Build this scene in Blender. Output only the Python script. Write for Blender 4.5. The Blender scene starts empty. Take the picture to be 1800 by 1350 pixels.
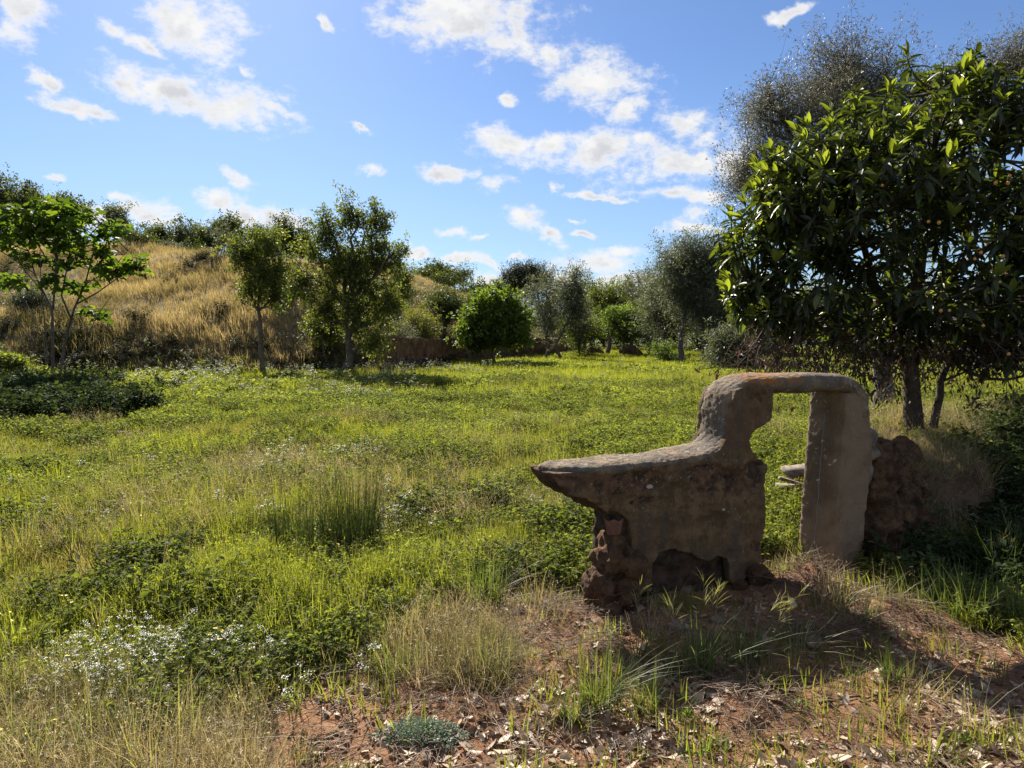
import bpy, math, random
import numpy as np
from mathutils import Matrix, Vector
R = math.radians
rng = np.random.default_rng(7)
random.seed(7)
sc = bpy.context.scene
COL = sc.collection

# ------------------------------------------------------------ camera
CAM_H, FPX, PITCH = 1.6, 1285.0, math.atan(75 / 1285.0)
cd = bpy.data.cameras.new('camera'); cam = bpy.data.objects.new('camera', cd); COL.objects.link(cam)
cam.location = (0, 0, CAM_H); cam.rotation_euler = (math.pi / 2 - PITCH, 0, 0)
cd.sensor_width = 36; cd.lens = 36 * FPX / 1800; cd.clip_start = 0.05; cd.clip_end = 5000
sc.camera = cam

# ------------------------------------------------------------ sun, sky, exposure
SUN_AZ, SUN_EL = R(-22), R(36)            # azimuth measured from +Y (the view) towards +X
SUN_STRENGTH, SKY_STRENGTH = 5.0, 0.05
sc.view_settings.view_transform = 'Standard'; sc.view_settings.look = 'None'
sc.view_settings.gamma = 1.0; sc.view_settings.use_curve_mapping = False
sc.view_settings.exposure = 1.42
ld = bpy.data.lights.new('sun', 'SUN'); ld.energy = SUN_STRENGTH; ld.angle = R(0.53); ld.color = (1.0, 0.93, 0.82)
sun = bpy.data.objects.new('sun', ld); COL.objects.link(sun)
sdir = Vector((math.sin(SUN_AZ) * math.cos(SUN_EL), math.cos(SUN_AZ) * math.cos(SUN_EL), math.sin(SUN_EL)))
sun.rotation_euler = sdir.to_track_quat('Z', 'Y').to_euler()
sun.location = (0, 0, 40)

def cam_ray(px, py):
    a, b = (px - 900) / FPX, (675 - py) / FPX
    c, s = math.cos(PITCH), math.sin(PITCH)
    return np.array([a, c + b * s, -s + b * c])
def P(px, py, Y):
    d = cam_ray(px, py); return np.array([0, 0, CAM_H]) + d * (Y / d[1])

class NT:
    """small helper round a node tree"""
    def __init__(s, nt): s.nt = nt; s.n = nt.nodes; s.l = nt.links
    def node(s, t, **kw):
        n = s.n.new(t)
        for k, v in kw.items(): setattr(n, k, v)
        return n
    def put(s, sock, v):
        if v is None: return
        if isinstance(v, bpy.types.NodeSocket): s.l.new(v, sock)
        elif isinstance(v, (tuple, list)) and sock.type == 'RGBA' and len(v) == 3: sock.default_value = (*v, 1)
        else: sock.default_value = v
    def math(s, op, a, b=None, c=None, clamp=False):
        n = s.node('ShaderNodeMath', operation=op, use_clamp=clamp)
        s.put(n.inputs[0], a); s.put(n.inputs[1], b); s.put(n.inputs[2], c); return n.outputs[0]
    def vmath(s, op, a, b=None, sc_=None):
        n = s.node('ShaderNodeVectorMath', operation=op)
        s.put(n.inputs[0], a); s.put(n.inputs[1], b)
        if sc_ is not None: s.put(n.inputs['Scale'], sc_)
        return n.outputs['Value'] if op in ('LENGTH', 'DOT_PRODUCT', 'DISTANCE') else n.outputs[0]
    def noise(s, vec, scale, detail=4, rough=0.55, dist=0.0, col=False, dim='3D'):
        n = s.node('ShaderNodeTexNoise', noise_dimensions=dim)
        s.put(n.inputs['Vector'], vec); s.put(n.inputs['Scale'], scale); n.inputs['Detail'].default_value = detail
        n.inputs['Roughness'].default_value = rough; n.inputs['Distortion'].default_value = dist
        return n.outputs['Color'] if col else n.outputs['Fac']
    def ss(s, v, a, b, lo=0.0, hi=1.0):
        n = s.node('ShaderNodeMapRange', interpolation_type='SMOOTHSTEP')
        s.put(n.inputs[0], v); n.inputs[1].default_value = a; n.inputs[2].default_value = b
        n.inputs[3].default_value = lo; n.inputs[4].default_value = hi; return n.outputs[0]
    def mix(s, f, a, b, blend='MIX'):
        n = s.node('ShaderNodeMix', data_type='RGBA', blend_type=blend)
        s.put(n.inputs[0], f); s.put(n.inputs[6], a); s.put(n.inputs[7], b); return n.outputs[2]
    def ramp(s, f, stops):
        n = s.node('ShaderNodeValToRGB'); e = n.color_ramp.elements
        while len(e) < len(stops): e.new(0.5)
        for el, (p, c) in zip(e, stops): el.position = p; el.color = (*c, 1)
        s.put(n.inputs[0], f); return n.outputs[0]

w = bpy.data.worlds.new('World'); sc.world = w; w.use_nodes = True
T = NT(w.node_tree); T.n.clear()
sky = T.node('ShaderNodeTexSky', sky_type='NISHITA'); sky.sun_disc = False
sky.sun_elevation = SUN_EL; sky.sun_rotation = SUN_AZ
sky.air_density = 1.0; sky.dust_density = 0.3; sky.ozone_density = 1.6; sky.altitude = 200
tc = T.node('ShaderNodeTexCoord'); D = tc.outputs['Generated']
sep = T.node('ShaderNodeSeparateXYZ'); T.l.new(D, sep.inputs[0])
az = T.math('ARCTAN2', sep.outputs[0], sep.outputs[1]); el = T.math('ARCSINE', sep.outputs[2])
uv = T.node('ShaderNodeCombineXYZ'); T.l.new(az, uv.inputs[0]); T.l.new(el, uv.inputs[1])
warp = T.vmath('SUBTRACT', T.noise(D, 9.0, 5, 0.6, col=True), (0.5, 0.5, 0.5))
warp2 = T.vmath('SUBTRACT', T.noise(D, 38.0, 4, 0.6, col=True), (0.5, 0.5, 0.5))
UV = T.vmath('ADD', T.vmath('ADD', uv.outputs[0], T.vmath('MULTIPLY', warp, (0.07, 0.035, 0))), T.vmath('MULTIPLY', warp2, (0.034, 0.018, 0)))
CLOUDS = [  # centre, half size (as seen in the photo), tilt
 (20,22,68,42,0),(345,38,112,52,-18),(250,84,70,11,-24),(190,52,35,12,0),(290,160,130,26,-14),(400,178,110,32,-4),(140,190,75,10,-14),(480,188,50,10,-15),(80,135,40,9,-38),(225,158,70,20,-12),
 (430,120,18,10,-30),(815,25,165,60,-6),(700,38,50,22,10),(905,60,60,24,-50),(1050,135,105,42,-12),(1110,190,50,22,35),(965,105,40,20,-30),(895,172,19,12,0),
 (890,252,75,34,-8),(970,250,40,22,0),(1075,268,98,44,-5),(1180,285,70,24,-6),(1232,280,32,26,0),(1210,218,62,24,-12),(1255,235,50,20,0),(1300,285,45,35,0),(650,297,30,9,-12),(790,306,45,11,0),(865,325,38,13,4),
 (985,328,18,11,-10),(1070,345,90,5,-4),(1190,340,100,13,-5),(1215,376,36,17,0),(1215,400,75,12,0),(925,388,48,20,-10),(972,416,40,15,-25),
 (795,412,34,11,0),(850,418,22,6,0),(1028,388,18,4,0),(1035,414,24,5,0),(820,456,58,10,-4),(865,468,38,10,-20),(905,456,26,7,0),(1065,458,62,24,-4),(1100,440,40,14,0),
 (418,317,38,10,-18),(214,335,30,9,-6),(275,372,75,26,-8),(390,362,50,26,-18),(420,385,80,22,0),(495,392,55,18,-8),(735,442,26,12,0),(860,500,70,20,0),(985,500,45,34,0),(140,378,70,26,0),(1110,495,80,20,0),
 (1385,28,45,8,8),(105,315,22,6,0),(628,228,22,4,-30),(565,35,25,8,-35)]
cur = None
for (cx, cy, rx, ry, rot) in CLOUDS:
    d = cam_ray(cx, cy); d = d / np.linalg.norm(d)
    a0, e0 = math.atan2(d[0], d[1]), math.asin(d[2])
    m = T.node('ShaderNodeMapping', vector_type='TEXTURE'); T.l.new(UV, m.inputs[0])
    m.inputs[1].default_value = (a0, e0, 0); m.inputs[2].default_value = (0, 0, R(rot))
    k = math.cos(a0) ** 2 * 0.92
    m.inputs[3].default_value = (max(rx, 8) / FPX * k * 1.08, max(ry, 6) / FPX * 1.12, 1)
    L = T.vmath('LENGTH', m.outputs[0])
    cur = L if cur is None else T.math('SMOOTH_MIN', cur, L, 0.09)
# the rest of the sky keeps the same scattered fair-weather clouds
outside = T.math('MAXIMUM', T.ss(T.math('ABSOLUTE', az), 0.66, 0.78), T.ss(el, 0.52, 0.62))
gen = T.ss(T.noise(D, 3.2, 5, 0.5), 0.46, 0.62, 1.35, 0.3)
cur = T.math('MINIMUM', cur, T.math('ADD', gen, T.math('MULTIPLY', T.math('SUBTRACT', 1.0, outside), 3.0)))
fb = T.noise(T.vmath('MULTIPLY', D, (1, 1, 1.7)), 24.0, 9, 0.66)
dens = T.math('ADD', T.math('SUBTRACT', 1.0, cur), T.math('MULTIPLY', T.math('SUBTRACT', fb, 0.5), 3.1))
mask = T.ss(dens, -0.16, 0.85)
thick = T.ss(dens, 0.40, 1.05)
lump = T.ss(T.noise(T.vmath('ADD', D, (0, 0, -0.02)), 22.0, 4, 0.5), 0.40, 0.62)
shade = T.math('MULTIPLY', thick, lump)
base = T.ss(T.noise(T.vmath('MULTIPLY', T.vmath('ADD', D, (0, 0, 0.013)), (1, 1, 1.7)), 24.0, 3, 0.6), 0.42, 0.62)
shade = T.math('MULTIPLY', thick, T.math('ADD', T.math('MULTIPLY', lump, .45), T.math('MULTIPLY', base, .55)))
ccol = T.mix(shade, (7.05, 7.05, 7.05), (5.0, 5.1, 5.45))
skyc = T.mix(1.0, sky.outputs[0], (0.62, 0.74, 0.95), 'MULTIPLY')
# thin bright haze low over the land
low = T.ss(el, 0.0, 0.36, 0.34, 0.0)
skyc = T.mix(low, skyc, (3.5, 4.8, 6.4))
outc = T.mix(T.math('MULTIPLY', mask, T.ss(el, -0.02, 0.03)), skyc, ccol)
bg = T.node('ShaderNodeBackground'); bg.inputs[1].default_value = SKY_STRENGTH; T.l.new(outc, bg.inputs[0])
wo = T.node('ShaderNodeOutputWorld'); T.l.new(bg.outputs[0], wo.inputs[0])
w.cycles.sampling_method = 'MANUAL'; w.cycles.sample_map_resolution = 512
sc.cycles.max_bounces = 6; sc.cycles.diffuse_bounces = 3; sc.cycles.transmission_bounces = 4; sc.cycles.transparent_max_bounces = 4
sc.cycles.use_denoising = True

# ------------------------------------------------------------ numpy noise
def _h(ix, iy, iz, seed):
    n = (ix * 374761393 + iy * 668265263 + iz * 2147483647 + seed * 1274126177) & 0xFFFFFFFF
    n = ((n ^ (n >> 13)) * 1103515245) & 0xFFFFFFFF
    n = ((n ^ (n >> 15)) * 2654435761) & 0xFFFFFFFF
    return ((n ^ (n >> 16)) & 0xFFFFFF) / float(0xFFFFFF) * 2 - 1
def vn(x, y, z=0.0, seed=0):
    x, y, z = np.broadcast_arrays(np.asarray(x, float), np.asarray(y, float), np.asarray(z, float))
    ix, iy, iz = np.floor(x).astype(np.int64), np.floor(y).astype(np.int64), np.floor(z).astype(np.int64)
    fx, fy, fz = x - ix, y - iy, z - iz
    u, v, q = [t * t * t * (t * (t * 6 - 15) + 10) for t in (fx, fy, fz)]
    r = 0
    for a in (0, 1):
        for b in (0, 1):
            for c in (0, 1):
                if c == 1 and not np.any(fz): continue
                r = r + _h(ix + a, iy + b, iz + c, seed) * (u if a else 1 - u) * (v if b else 1 - v) * (q if c else 1 - q)
    return r
def fbm(x, y, z=0.0, o=4, seed=0, gain=0.5):
    r, a = 0, 1.0
    for i in range(o):
        r = r + a * vn(x * 2 ** i + 13.7 * i, y * 2 ** i - 7.3 * i, z * 2 ** i if np.any(z) else 0.0, seed + i); a *= gain
    return r
def sst(v, a, b): t = np.clip((v - a) / (b - a), 0, 1); return t * t * (3 - 2 * t)

# ------------------------------------------------------------ terrain function
FOOT = np.array([(-300, -60), (-60, 20), (-20, 27), (-5.9, 31), (-3.2, 40), (4.9, 62), (9, 95), (12, 400)], float)
def foot_dist(x, y):
    best = np.full(np.shape(x), 1e9); sgn = np.ones(np.shape(x))
    for (ax, ay), (bx, by) in zip(FOOT[:-1], FOOT[1:]):
        ex, ey = bx - ax, by - ay
        t = np.clip(((x - ax) * ex + (y - ay) * ey) / (ex * ex + ey * ey), 0, 1)
        dx, dy = x - ax - t * ex, y - ay - t * ey
        d = np.hypot(dx, dy); s = np.where(ex * dy - ey * dx > 0, 1.0, -1.0)
        m = d < best; best = np.where(m, d, best); sgn = np.where(m, s, sgn)
    return best * sgn
def gnd(px, py):  # where a sight line meets flat ground, to measure places
    d = cam_ray(px, py); t = -CAM_H / d[2]; return d[0] * t, d[1] * t
MOUNDS = [(*gnd(1040, 1165), .09, .24), (*gnd(1420, 1045), .13, .27), (*gnd(1290, 1240), .05, .2), (*gnd(990, 1085), .03, .2), (*gnd(1500, 1125), .05, .3), (*gnd(1560, 1085), .07, .25)]
def bank_mask(x, y):
    front = 5.55 + 0.40 * np.clip(x - 2.55, -1, 9) + 0.12 * vn(x * 2.2, y * 2.2, 0, 5)
    sl = sst(x, 3.9, 5.2)
    f = sst(y - front, 0.0, 0.12 + 1.6 * sl)
    return f * sst(x - .455 * y, -.08, .22) * (1 - sst(y, 8.6, 12.5))
def H(x, y):
    x = np.asarray(x, float); y = np.asarray(y, float)
    t = np.clip(y - 8, 0, 70)
    z = 0.012 * t * t / (t + 3)
    d = foot_dist(x, y)
    A = (1.0 + 0.45 * sst(x, -24, -9)) * (1 - 0.35 * sst(x, -4, 6)) * (1 - 0.75 * sst(x, 4, 45))
    r = np.where(d < 22, d, 22 + 9 * (1 - np.exp(-np.clip(d - 22, 0, 400) / 9)))
    r = np.clip(r, 0, 99) - 0.12 * np.clip(d - 50, 0, 60)
    step = 0.85 * np.where(x > -7.5, sst(d, 0.0, 1.1), sst(d, 0.0, 1.1) * sst(x, -10, -7.5) + (1 - sst(x, -10, -7.5)) * sst(d, -1.0, 5.0))
    hill = step + A * 0.262 * r + sst(d, 3, 15) * 0.55 * fbm(x / 9, y / 9, 0, 3, 31)
    z = z + np.where(d > 0, hill, np.where(x < -7.5, .85 * (1 - sst(x, -10, -7.5)) * sst(d, -1.0, 5.0), 0))
    z = z + 0.08 * fbm(x / 3.5, y / 3.5, 0, 3, 3) * sst(np.hypot(x, y), 2, 9) + 0.022 * fbm(x / .45, y / .45, 0, 3, 11) + 0.008 * fbm(x / .07, y / .07, 0, 2, 17) * (1 - sst(y, 8, 14))
    z = z + 0.60 * bank_mask(x, y) * (1 + 0.10 * fbm(x / .7, y / .7, 0, 3, 21))
    for mx, my, h, rr in MOUNDS:
        z = z + h * np.exp(-((x - mx) ** 2 + (y - my) ** 2) / (rr * rr)) * (1 + 0.5 * fbm(x / .12, y / .12, 0, 2, 23))
    mx, my = gnd(15, 690); my = 23; mx = -16.6
    z = z + 1.0 * np.exp(-((x - mx) ** 2 / 2.6 + (y - my) ** 2 / 2.0)) * (1 + .4 * fbm(x / .6, y / .6, 0, 3, 25))
    return z

def sdf(poly, x, y):
    poly = [gnd(*p) for p in poly]
    inside = np.zeros(np.shape(x), bool); best = np.full(np.shape(x), 1e9)
    for (ax, ay), (bx, by) in zip(poly, poly[1:] + poly[:1]):
        ex, ey = bx - ax, by - ay
        t = np.clip(((x - ax) * ex + (y - ay) * ey) / (ex * ex + ey * ey + 1e-12), 0, 1)
        best = np.minimum(best, np.hypot(x - ax - t * ex, y - ay - t * ey))
        c = ((ay > y) != (by > y)) & (x < (bx - ax) * (y - ay) / (by - ay + 1e-12) + ax)
        inside ^= c
    return np.where(inside, best, -best)
def area(poly, x, y, soft=.12, wob=.25, sc_=.5, seed=0):
    s = sdf(poly, x, y) + wob * fbm(x / sc_, y / sc_, 0, 3, seed)
    return sst(s, -soft, soft)
DIRT = [(330, 1420), (390, 1290), (490, 1190), (620, 1120), (700, 1062), (900, 1050), (1000, 1030), (1130, 1010), (1350, 985), (1420, 960), (1560, 1000), (1700, 1110), (1900, 1120), (2300, 1150), (2600, 1600), (300, 1600)]
GOLD = [(-500, 1600), (-500, 1250), (0, 1250), (200, 1245), (330, 1260), (400, 1310), (390, 1400), (380, 1600)]
GOLD2 = [(660, 1190), (690, 1140), (800, 1100), (880, 1110), (900, 1150), (890, 1200), (850, 1222), (700, 1220)]
TALL = [(0, 1110), (150, 1095), (270, 1075), (450, 1040), (650, 1010), (850, 970), (900, 1010), (700, 1070), (600, 1100), (420, 1118), (280, 1130), (120, 1120)]
FLOW = [(110, 1190), (220, 1160), (330, 1140), (450, 1150), (465, 1200), (350, 1220), (220, 1215), (130, 1210)]
LITTER = [(560, 1420), (640, 1250), (900, 1210), (1150, 1230), (1450, 1170), (1700, 1165), (2300, 1180), (2600, 1600), (500, 1600)]
BRAMB = [(-300, 760), (-300, 690), (0, 672), (120, 675), (235, 700), (200, 730), (100, 748)]
def masks(x, y):
    d = foot_dist(x, y)
    m = {}
    m['dirt'] = area(DIRT, x, y, .12, .22, .45, 41) * (y < 7)
    m['gold'] = np.maximum(area(GOLD, x, y, .15, .2, .5, 43), area(GOLD2, x, y, .1, .12, .4, 44)) * (y < 7)
    m['hill'] = sst(d, -.5, 1.5)
    m['scrub'] = sst(d, -2.2, -.3) * (1 - sst(d, 1.5, 3.5)) * (x < -3)
    m['bank'] = np.clip(bank_mask(x, y) * 1.2, 0, 1)
    return m

# ------------------------------------------------------------ mesh helpers
def mesh(name, V, F, tint=None, smooth=False, mats=(), tint_name='tint'):
    V = np.asarray(V, np.float32).reshape(-1, 3)
    if not isinstance(F, (list, tuple)): F = [F]
    F = [np.asarray(f, np.int32) for f in F if len(f)]
    me = bpy.data.meshes.new(name)
    me.vertices.add(len(V)); me.vertices.foreach_set('co', V.ravel())
    nl = sum(f.size for f in F); npoly = sum(len(f) for f in F)
    me.loops.add(nl); me.polygons.add(npoly)
    me.loops.foreach_set('vertex_index', np.concatenate([f.ravel() for f in F]))
    cnt = np.concatenate([np.full(len(f), f.shape[1], np.int32) for f in F])
    me.polygons.foreach_set('loop_start', np.concatenate([[0], np.cumsum(cnt)[:-1]]).astype(np.int32))
    me.update(calc_edges=True)
    if smooth: me.polygons.foreach_set('use_smooth', np.ones(npoly, bool))
    if tint is not None:
        a = me.attributes.new(tint_name, 'FLOAT', 'POINT'); a.data.foreach_set('value', np.asarray(tint, np.float32))
    for m in mats: me.materials.append(m)
    return me
def link(name, me, parent=None, **props):
    o = bpy.data.objects.new(name, me); COL.objects.link(o)
    if parent is not None: o.parent = parent
    for k, v in props.items(): o[k] = v
    return o
def empty(name, loc, rz=0, **props):
    o = bpy.data.objects.new(name, None); COL.objects.link(o); o.location = loc; o.rotation_euler.z = rz
    o.empty_display_size = .2
    for k, v in props.items(): o[k] = v
    return o
def rot_from(z, roll):
    """rotation matrices (N,3,3) whose local +Y runs along z (unit), turned by roll"""
    z = z / np.linalg.norm(z, axis=1, keepdims=True)
    h = np.where(np.abs(z[:, 2:3]) > .95, np.array([[1., 0, 0]]), np.array([[0, 0, 1.]]))
    xx = np.cross(z, h); xx /= np.linalg.norm(xx, axis=1, keepdims=True)
    nn = np.cross(xx, z)
    c, s = np.cos(roll)[:, None], np.sin(roll)[:, None]
    X = xx * c + nn * s; N = -xx * s + nn * c
    return np.stack([X, z, N], axis=2)
def scatter(tv, tf, pos, rot, scl, tint):
    tv = np.asarray(tv, float); tf = np.asarray(tf)
    n, k = len(pos), len(tv)
    scl = np.asarray(scl)
    if scl.ndim == 1: scl = scl[:, None]
    V = np.einsum('nij,nkj->nki', rot, tv[None] * scl[:, None, :]) + pos[:, None, :]
    F = (tf[None] + (np.arange(n) * k)[:, None, None]).reshape(-1, tf.shape[1])
    return V.reshape(-1, 3), F, np.repeat(tint, k)
def tubes(Pt, Rd, sides=5):
    """Pt (B,n,3), Rd (B,n)"""
    B, n, _ = Pt.shape
    tg = np.gradient(Pt, axis=1); tg /= np.linalg.norm(tg, axis=2, keepdims=True) + 1e-9
    h = np.where(np.abs(tg[..., 2:3]) > .8, np.array([1., 0.13, 0]), np.array([0, 0, 1.]))
    a = np.cross(tg, h); a /= np.linalg.norm(a, axis=2, keepdims=True) + 1e-9
    for i in range(1, n):  # keep frames from flipping
        pr = a[:, i - 1] - tg[:, i] * np.sum(a[:, i - 1] * tg[:, i], axis=1, keepdims=True)
        a[:, i] = pr / (np.linalg.norm(pr, axis=1, keepdims=True) + 1e-9)
    b = np.cross(tg, a)
    th = np.arange(sides) / sides * 2 * np.pi
    V = Pt[:, :, None, :] + Rd[:, :, None, None] * (a[:, :, None, :] * np.cos(th)[None, None, :, None] + b[:, :, None, :] * np.sin(th)[None, None, :, None])
    idx = np.arange(B * n * sides).reshape(B, n, sides)
    i0, i1 = idx[:, :-1], idx[:, 1:]
    F = np.stack([i0, np.roll(i0, -1, 2), np.roll(i1, -1, 2), i1], -1).reshape(-1, 4)
    return V.reshape(-1, 3), F
def cat(parts):
    V, F, T_, o = [], [], [], 0
    for p in parts:
        v, f = p[0], p[1]
        V.append(v); F.append(f + o); o += len(v)
        if len(p) > 2: T_.append(p[2])
    return np.concatenate(V), [f for f in F], (np.concatenate(T_) if T_ else None)
def bez(a, b, c, n=5):
    t = np.linspace(0, 1, n)[None, :, None]
    return (1 - t) ** 2 * a[:, None] + 2 * (1 - t) * t * b[:, None] + t * t * c[:, None]

# ------------------------------------------------------------ materials
def new_mat(name):
    m = bpy.data.materials.new(name); m.use_nodes = True
    t = NT(m.node_tree); t.n.clear()
    out = t.node('ShaderNodeOutputMaterial'); return m, t, out
def veg(name, stops, transl=.4, rough=.55, spec=.3, inst=False, tcol=(1.25, 1.3, .45), hue=.12, tnoise=0):
    """leaf or blade: a glossy reflecting side and light passing through"""
    m, t, out = new_mat(name)
    at = t.node('ShaderNodeAttribute', attribute_name='tint', attribute_type='INSTANCER' if inst else 'GEOMETRY')
    f = at.outputs['Fac']
    if inst:
        loc = t.node('ShaderNodeAttribute', attribute_name='ptint', attribute_type='GEOMETRY')
        f = t.math('ADD', f, t.math('MULTIPLY', t.math('SUBTRACT', loc.outputs['Fac'], .5), .5), clamp=True)
    c = t.ramp(f, stops)
    g = t.node('ShaderNodeNewGeometry')
    n = t.noise(g.outputs['Position'], 9, 2)
    c = t.mix(t.ss(n, .3, .7, 0, hue * 2), c, t.mix(1, c, (.62, .60, .62), 'MULTIPLY'))
    p = t.node('ShaderNodeBsdfPrincipled'); t.put(p.inputs['Base Color'], c)
    p.inputs['Roughness'].default_value = rough; p.inputs['Specular IOR Level'].default_value = spec
    tr = t.node('ShaderNodeBsdfTranslucent'); t.put(tr.inputs['Color'], t.mix(1, c, tcol, 'MULTIPLY'))
    mx = t.node('ShaderNodeMixShader'); mx.inputs[0].default_value = transl
    t.l.new(p.outputs[0], mx.inputs[1]); t.l.new(tr.outputs[0], mx.inputs[2]); t.l.new(mx.outputs[0], out.inputs[0])
    return m
def solid(name, c1, c2, scale=6, rough=.9, bump=.4, dist=.01, detail=6, c3=None, spec=.2):
    m, t, out = new_mat(name)
    tc_ = t.node('ShaderNodeTexCoord'); co = tc_.outputs['Object']
    n = t.noise(co, scale, detail, .6)
    c = t.mix(t.ss(n, .35, .65), c1, c2)
    if c3: c = t.mix(t.ss(t.noise(co, scale * .35, 4, .6), .52, .66), c, c3)
    p = t.node('ShaderNodeBsdfPrincipled'); t.put(p.inputs['Base Color'], c)
    p.inputs['Roughness'].default_value = rough; p.inputs['Specular IOR Level'].default_value = spec
    b = t.node('ShaderNodeBump'); b.inputs['Strength'].default_value = bump; b.inputs['Distance'].default_value = dist
    t.put(b.inputs['Height'], t.noise(co, scale * 4, 6, .65)); t.l.new(b.outputs[0], p.inputs['Normal'])
    t.l.new(p.outputs[0], out.inputs[0]); return m

M = {}
M['bark'] = solid('bark', (.085, .068, .05), (.15, .125, .10), 9, .95, .8, .02)
M['bark_grey'] = solid('bark_grey', (.075, .063, .05), (.14, .12, .10), 14, .95, .8, .02)
M['bark_dark'] = solid('bark_dark', (.05, .038, .03), (.10, .078, .06), 9, .95, .8, .02, c3=(.16, .11, .075))
M['earth'] = solid('earth', (.085, .047, .026), (.19, .105, .055), 11, 1, 1, .05, detail=8, c3=(.05, .032, .02))
M['stone'] = solid('stone', (.15, .10, .07), (.26, .19, .14), 12, .95, .6, .01, c3=(.24, .15, .10))
M['wood'] = solid('wood', (.13, .11, .09), (.24, .20, .16), 20, .9, .6, .004)
M['terracotta'] = solid('terracotta', (.13, .065, .045), (.20, .095, .06), 20, .9, .4, .003)
M['oakleaf'] = veg('oakleaf', [(0, (.03, .042, .014)), (.5, (.07, .088, .026)), (1, (.15, .165, .05))], .42)
M['oliveleaf'] = veg('oliveleaf', [(0, (.065, .072, .042)), (.5, (.12, .13, .08)), (1, (.21, .22, .14))], .40, tcol=(1.1, 1.15, .7))
M['willowleaf'] = veg('willowleaf', [(0, (.06, .075, .02)), (.5, (.12, .145, .036)), (1, (.23, .24, .07))], .50)
M['brightleaf'] = veg('brightleaf', [(0, (.05, .08, .018)), (.5, (.11, .16, .03)), (1, (.19, .25, .05))], .48)
M['yellowleaf'] = veg('yellowleaf', [(0, (.12, .13, .025)), (.6, (.22, .22, .04)), (1, (.34, .31, .05))], .45)
M['pineleaf'] = veg('pineleaf', [(0, (.018, .027, .012)), (1, (.055, .068, .026))], .15)
M['greyleaf'] = veg('greyleaf', [(0, (.08, .075, .06)), (.6, (.14, .135, .10)), (1, (.21, .20, .15))], .32, tcol=(1.1, 1.1, .8))
M['figleaf'] = veg('figleaf', [(0, (.03, .06, .012)), (.5, (.085, .135, .022)), (1, (.17, .22, .035))], .55, rough=.6, spec=.12)
M['loquatleaf'] = veg('loquatleaf', [(0, (.02, .026, .012)), (.5, (.045, .058, .018)), (.8, (.10, .125, .028)), (1, (.21, .235, .06))], .42, rough=.42, spec=.55, tcol=(1.7, 1.8, .4))
M['deadleaf'] = veg('deadleaf', [(0, (.04, .026, .017)), (1, (.11, .07, .042))], .25, tcol=(1.2, 1, .8))
M['fruit'] = solid('fruit', (.50, .20, .04), (.62, .30, .07), 20, .5, .1, .001, spec=.4)
# instanced ground cover
M['grass'] = veg('grass', [(0, (.21, .18, .10)), (.3, (.15, .15, .06)), (.65, (.135, .16, .036)), (1, (.22, .24, .05))], .48, inst=True, rough=.7, spec=.08, tcol=(1.85, 1.8, .62))
M['weed'] = veg('weed', [(0, (.075, .088, .03)), (.5, (.125, .15, .036)), (1, (.22, .24, .065))], .47, inst=True, rough=.7, spec=.06, tcol=(1.65, 1.7, .65))
M['dry'] = veg('dry', [(0, (.09, .10, .03)), (.35, (.21, .19, .09)), (.7, (.38, .31, .17)), (1, (.52, .44, .28))], .40, inst=True, tcol=(1.15, 1.05, .7))
M['hillgrass'] = veg('hillgrass', [(0, (.09, .095, .038)), (.3, (.16, .14, .06)), (.6, (.27, .225, .12)), (1, (.46, .38, .23))], .46, inst=True, tcol=(1.15, 1.02, .6))
M['scrub'] = veg('scrub', [(0, (.03, .032, .018)), (.5, (.065, .065, .035)), (1, (.14, .13, .09))], .25, inst=True, rough=.8, spec=.05, tcol=(1.1, 1.1, .7))
M['bramble'] = veg('bramble', [(0, (.018, .03, .014)), (.6, (.045, .065, .028)), (1, (.10, .13, .06))], .28, inst=True, rough=.75, spec=.03)
M['litter'] = veg('litter', [(0, (.12, .07, .04)), (.5, (.33, .23, .15)), (1, (.56, .44, .31))], .2, inst=True, tcol=(1.1, 1, .8))
M['flower'] = veg('flower', [(0, (.60, .60, .55)), (1, (.80, .80, .76))], .3, inst=True, tcol=(1, 1, .9))
M['yflower'] = veg('yflower', [(0, (.70, .50, .02)), (1, (.75, .6, .03))], .3, inst=True, tcol=(1, 1, .5))
M['clod'] = solid('clod', (.17, .09, .05), (.30, .17, .10), 9, 1, .6, .01)
M['silver'] = veg('silver', [(0, (.13, .17, .12)), (1, (.27, .33, .25))], .25, tcol=(1, 1.1, .8))
M['rush'] = veg('rush', [(0, (.025, .038, .016)), (.6, (.05, .072, .022)), (1, (.16, .14, .065))], .2)
M['blade'] = veg('blade', [(0, (.05, .08, .02)), (.5, (.10, .13, .042)), (.8, (.20, .22, .09)), (1, (.38, .33, .20))], .42)

# ground
m, t, out = new_mat('ground_soil')
geo = t.node('ShaderNodeNewGeometry'); co = geo.outputs['Position']
def A_(n): return t.node('ShaderNodeAttribute', attribute_name=n).outputs['Fac']
n1, n2, n3 = t.noise(co, 1.6, 6, .6), t.noise(co, 11, 6, .65), t.noise(co, 70, 4, .7)
dirt = t.mix(t.ss(n2, .35, .65), (.15, .074, .038), (.28, .152, .082))
dirt = t.mix(t.ss(n3, .55, .72), dirt, (.36, .235, .145))
dirt = t.mix(t.ss(n1, .52, .68), dirt, (.12, .072, .048))
green = t.mix(t.ss(n2, .3, .7), (.035, .042, .016), (.075, .078, .03))
green = t.mix(t.ss(n1, .5, .75), green, (.13, .10, .06))
gold = t.mix(t.ss(n1, .3, .7), (.11, .085, .042), (.19, .13, .065))
gold = t.mix(t.ss(n2, .5, .75), gold, (.11, .10, .045))
c = t.mix(A_('hill'), green, gold)
c = t.mix(A_('gold'), c, (.15, .11, .06))
c = t.mix(A_('scrub'), c, (.055, .042, .03))
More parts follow.
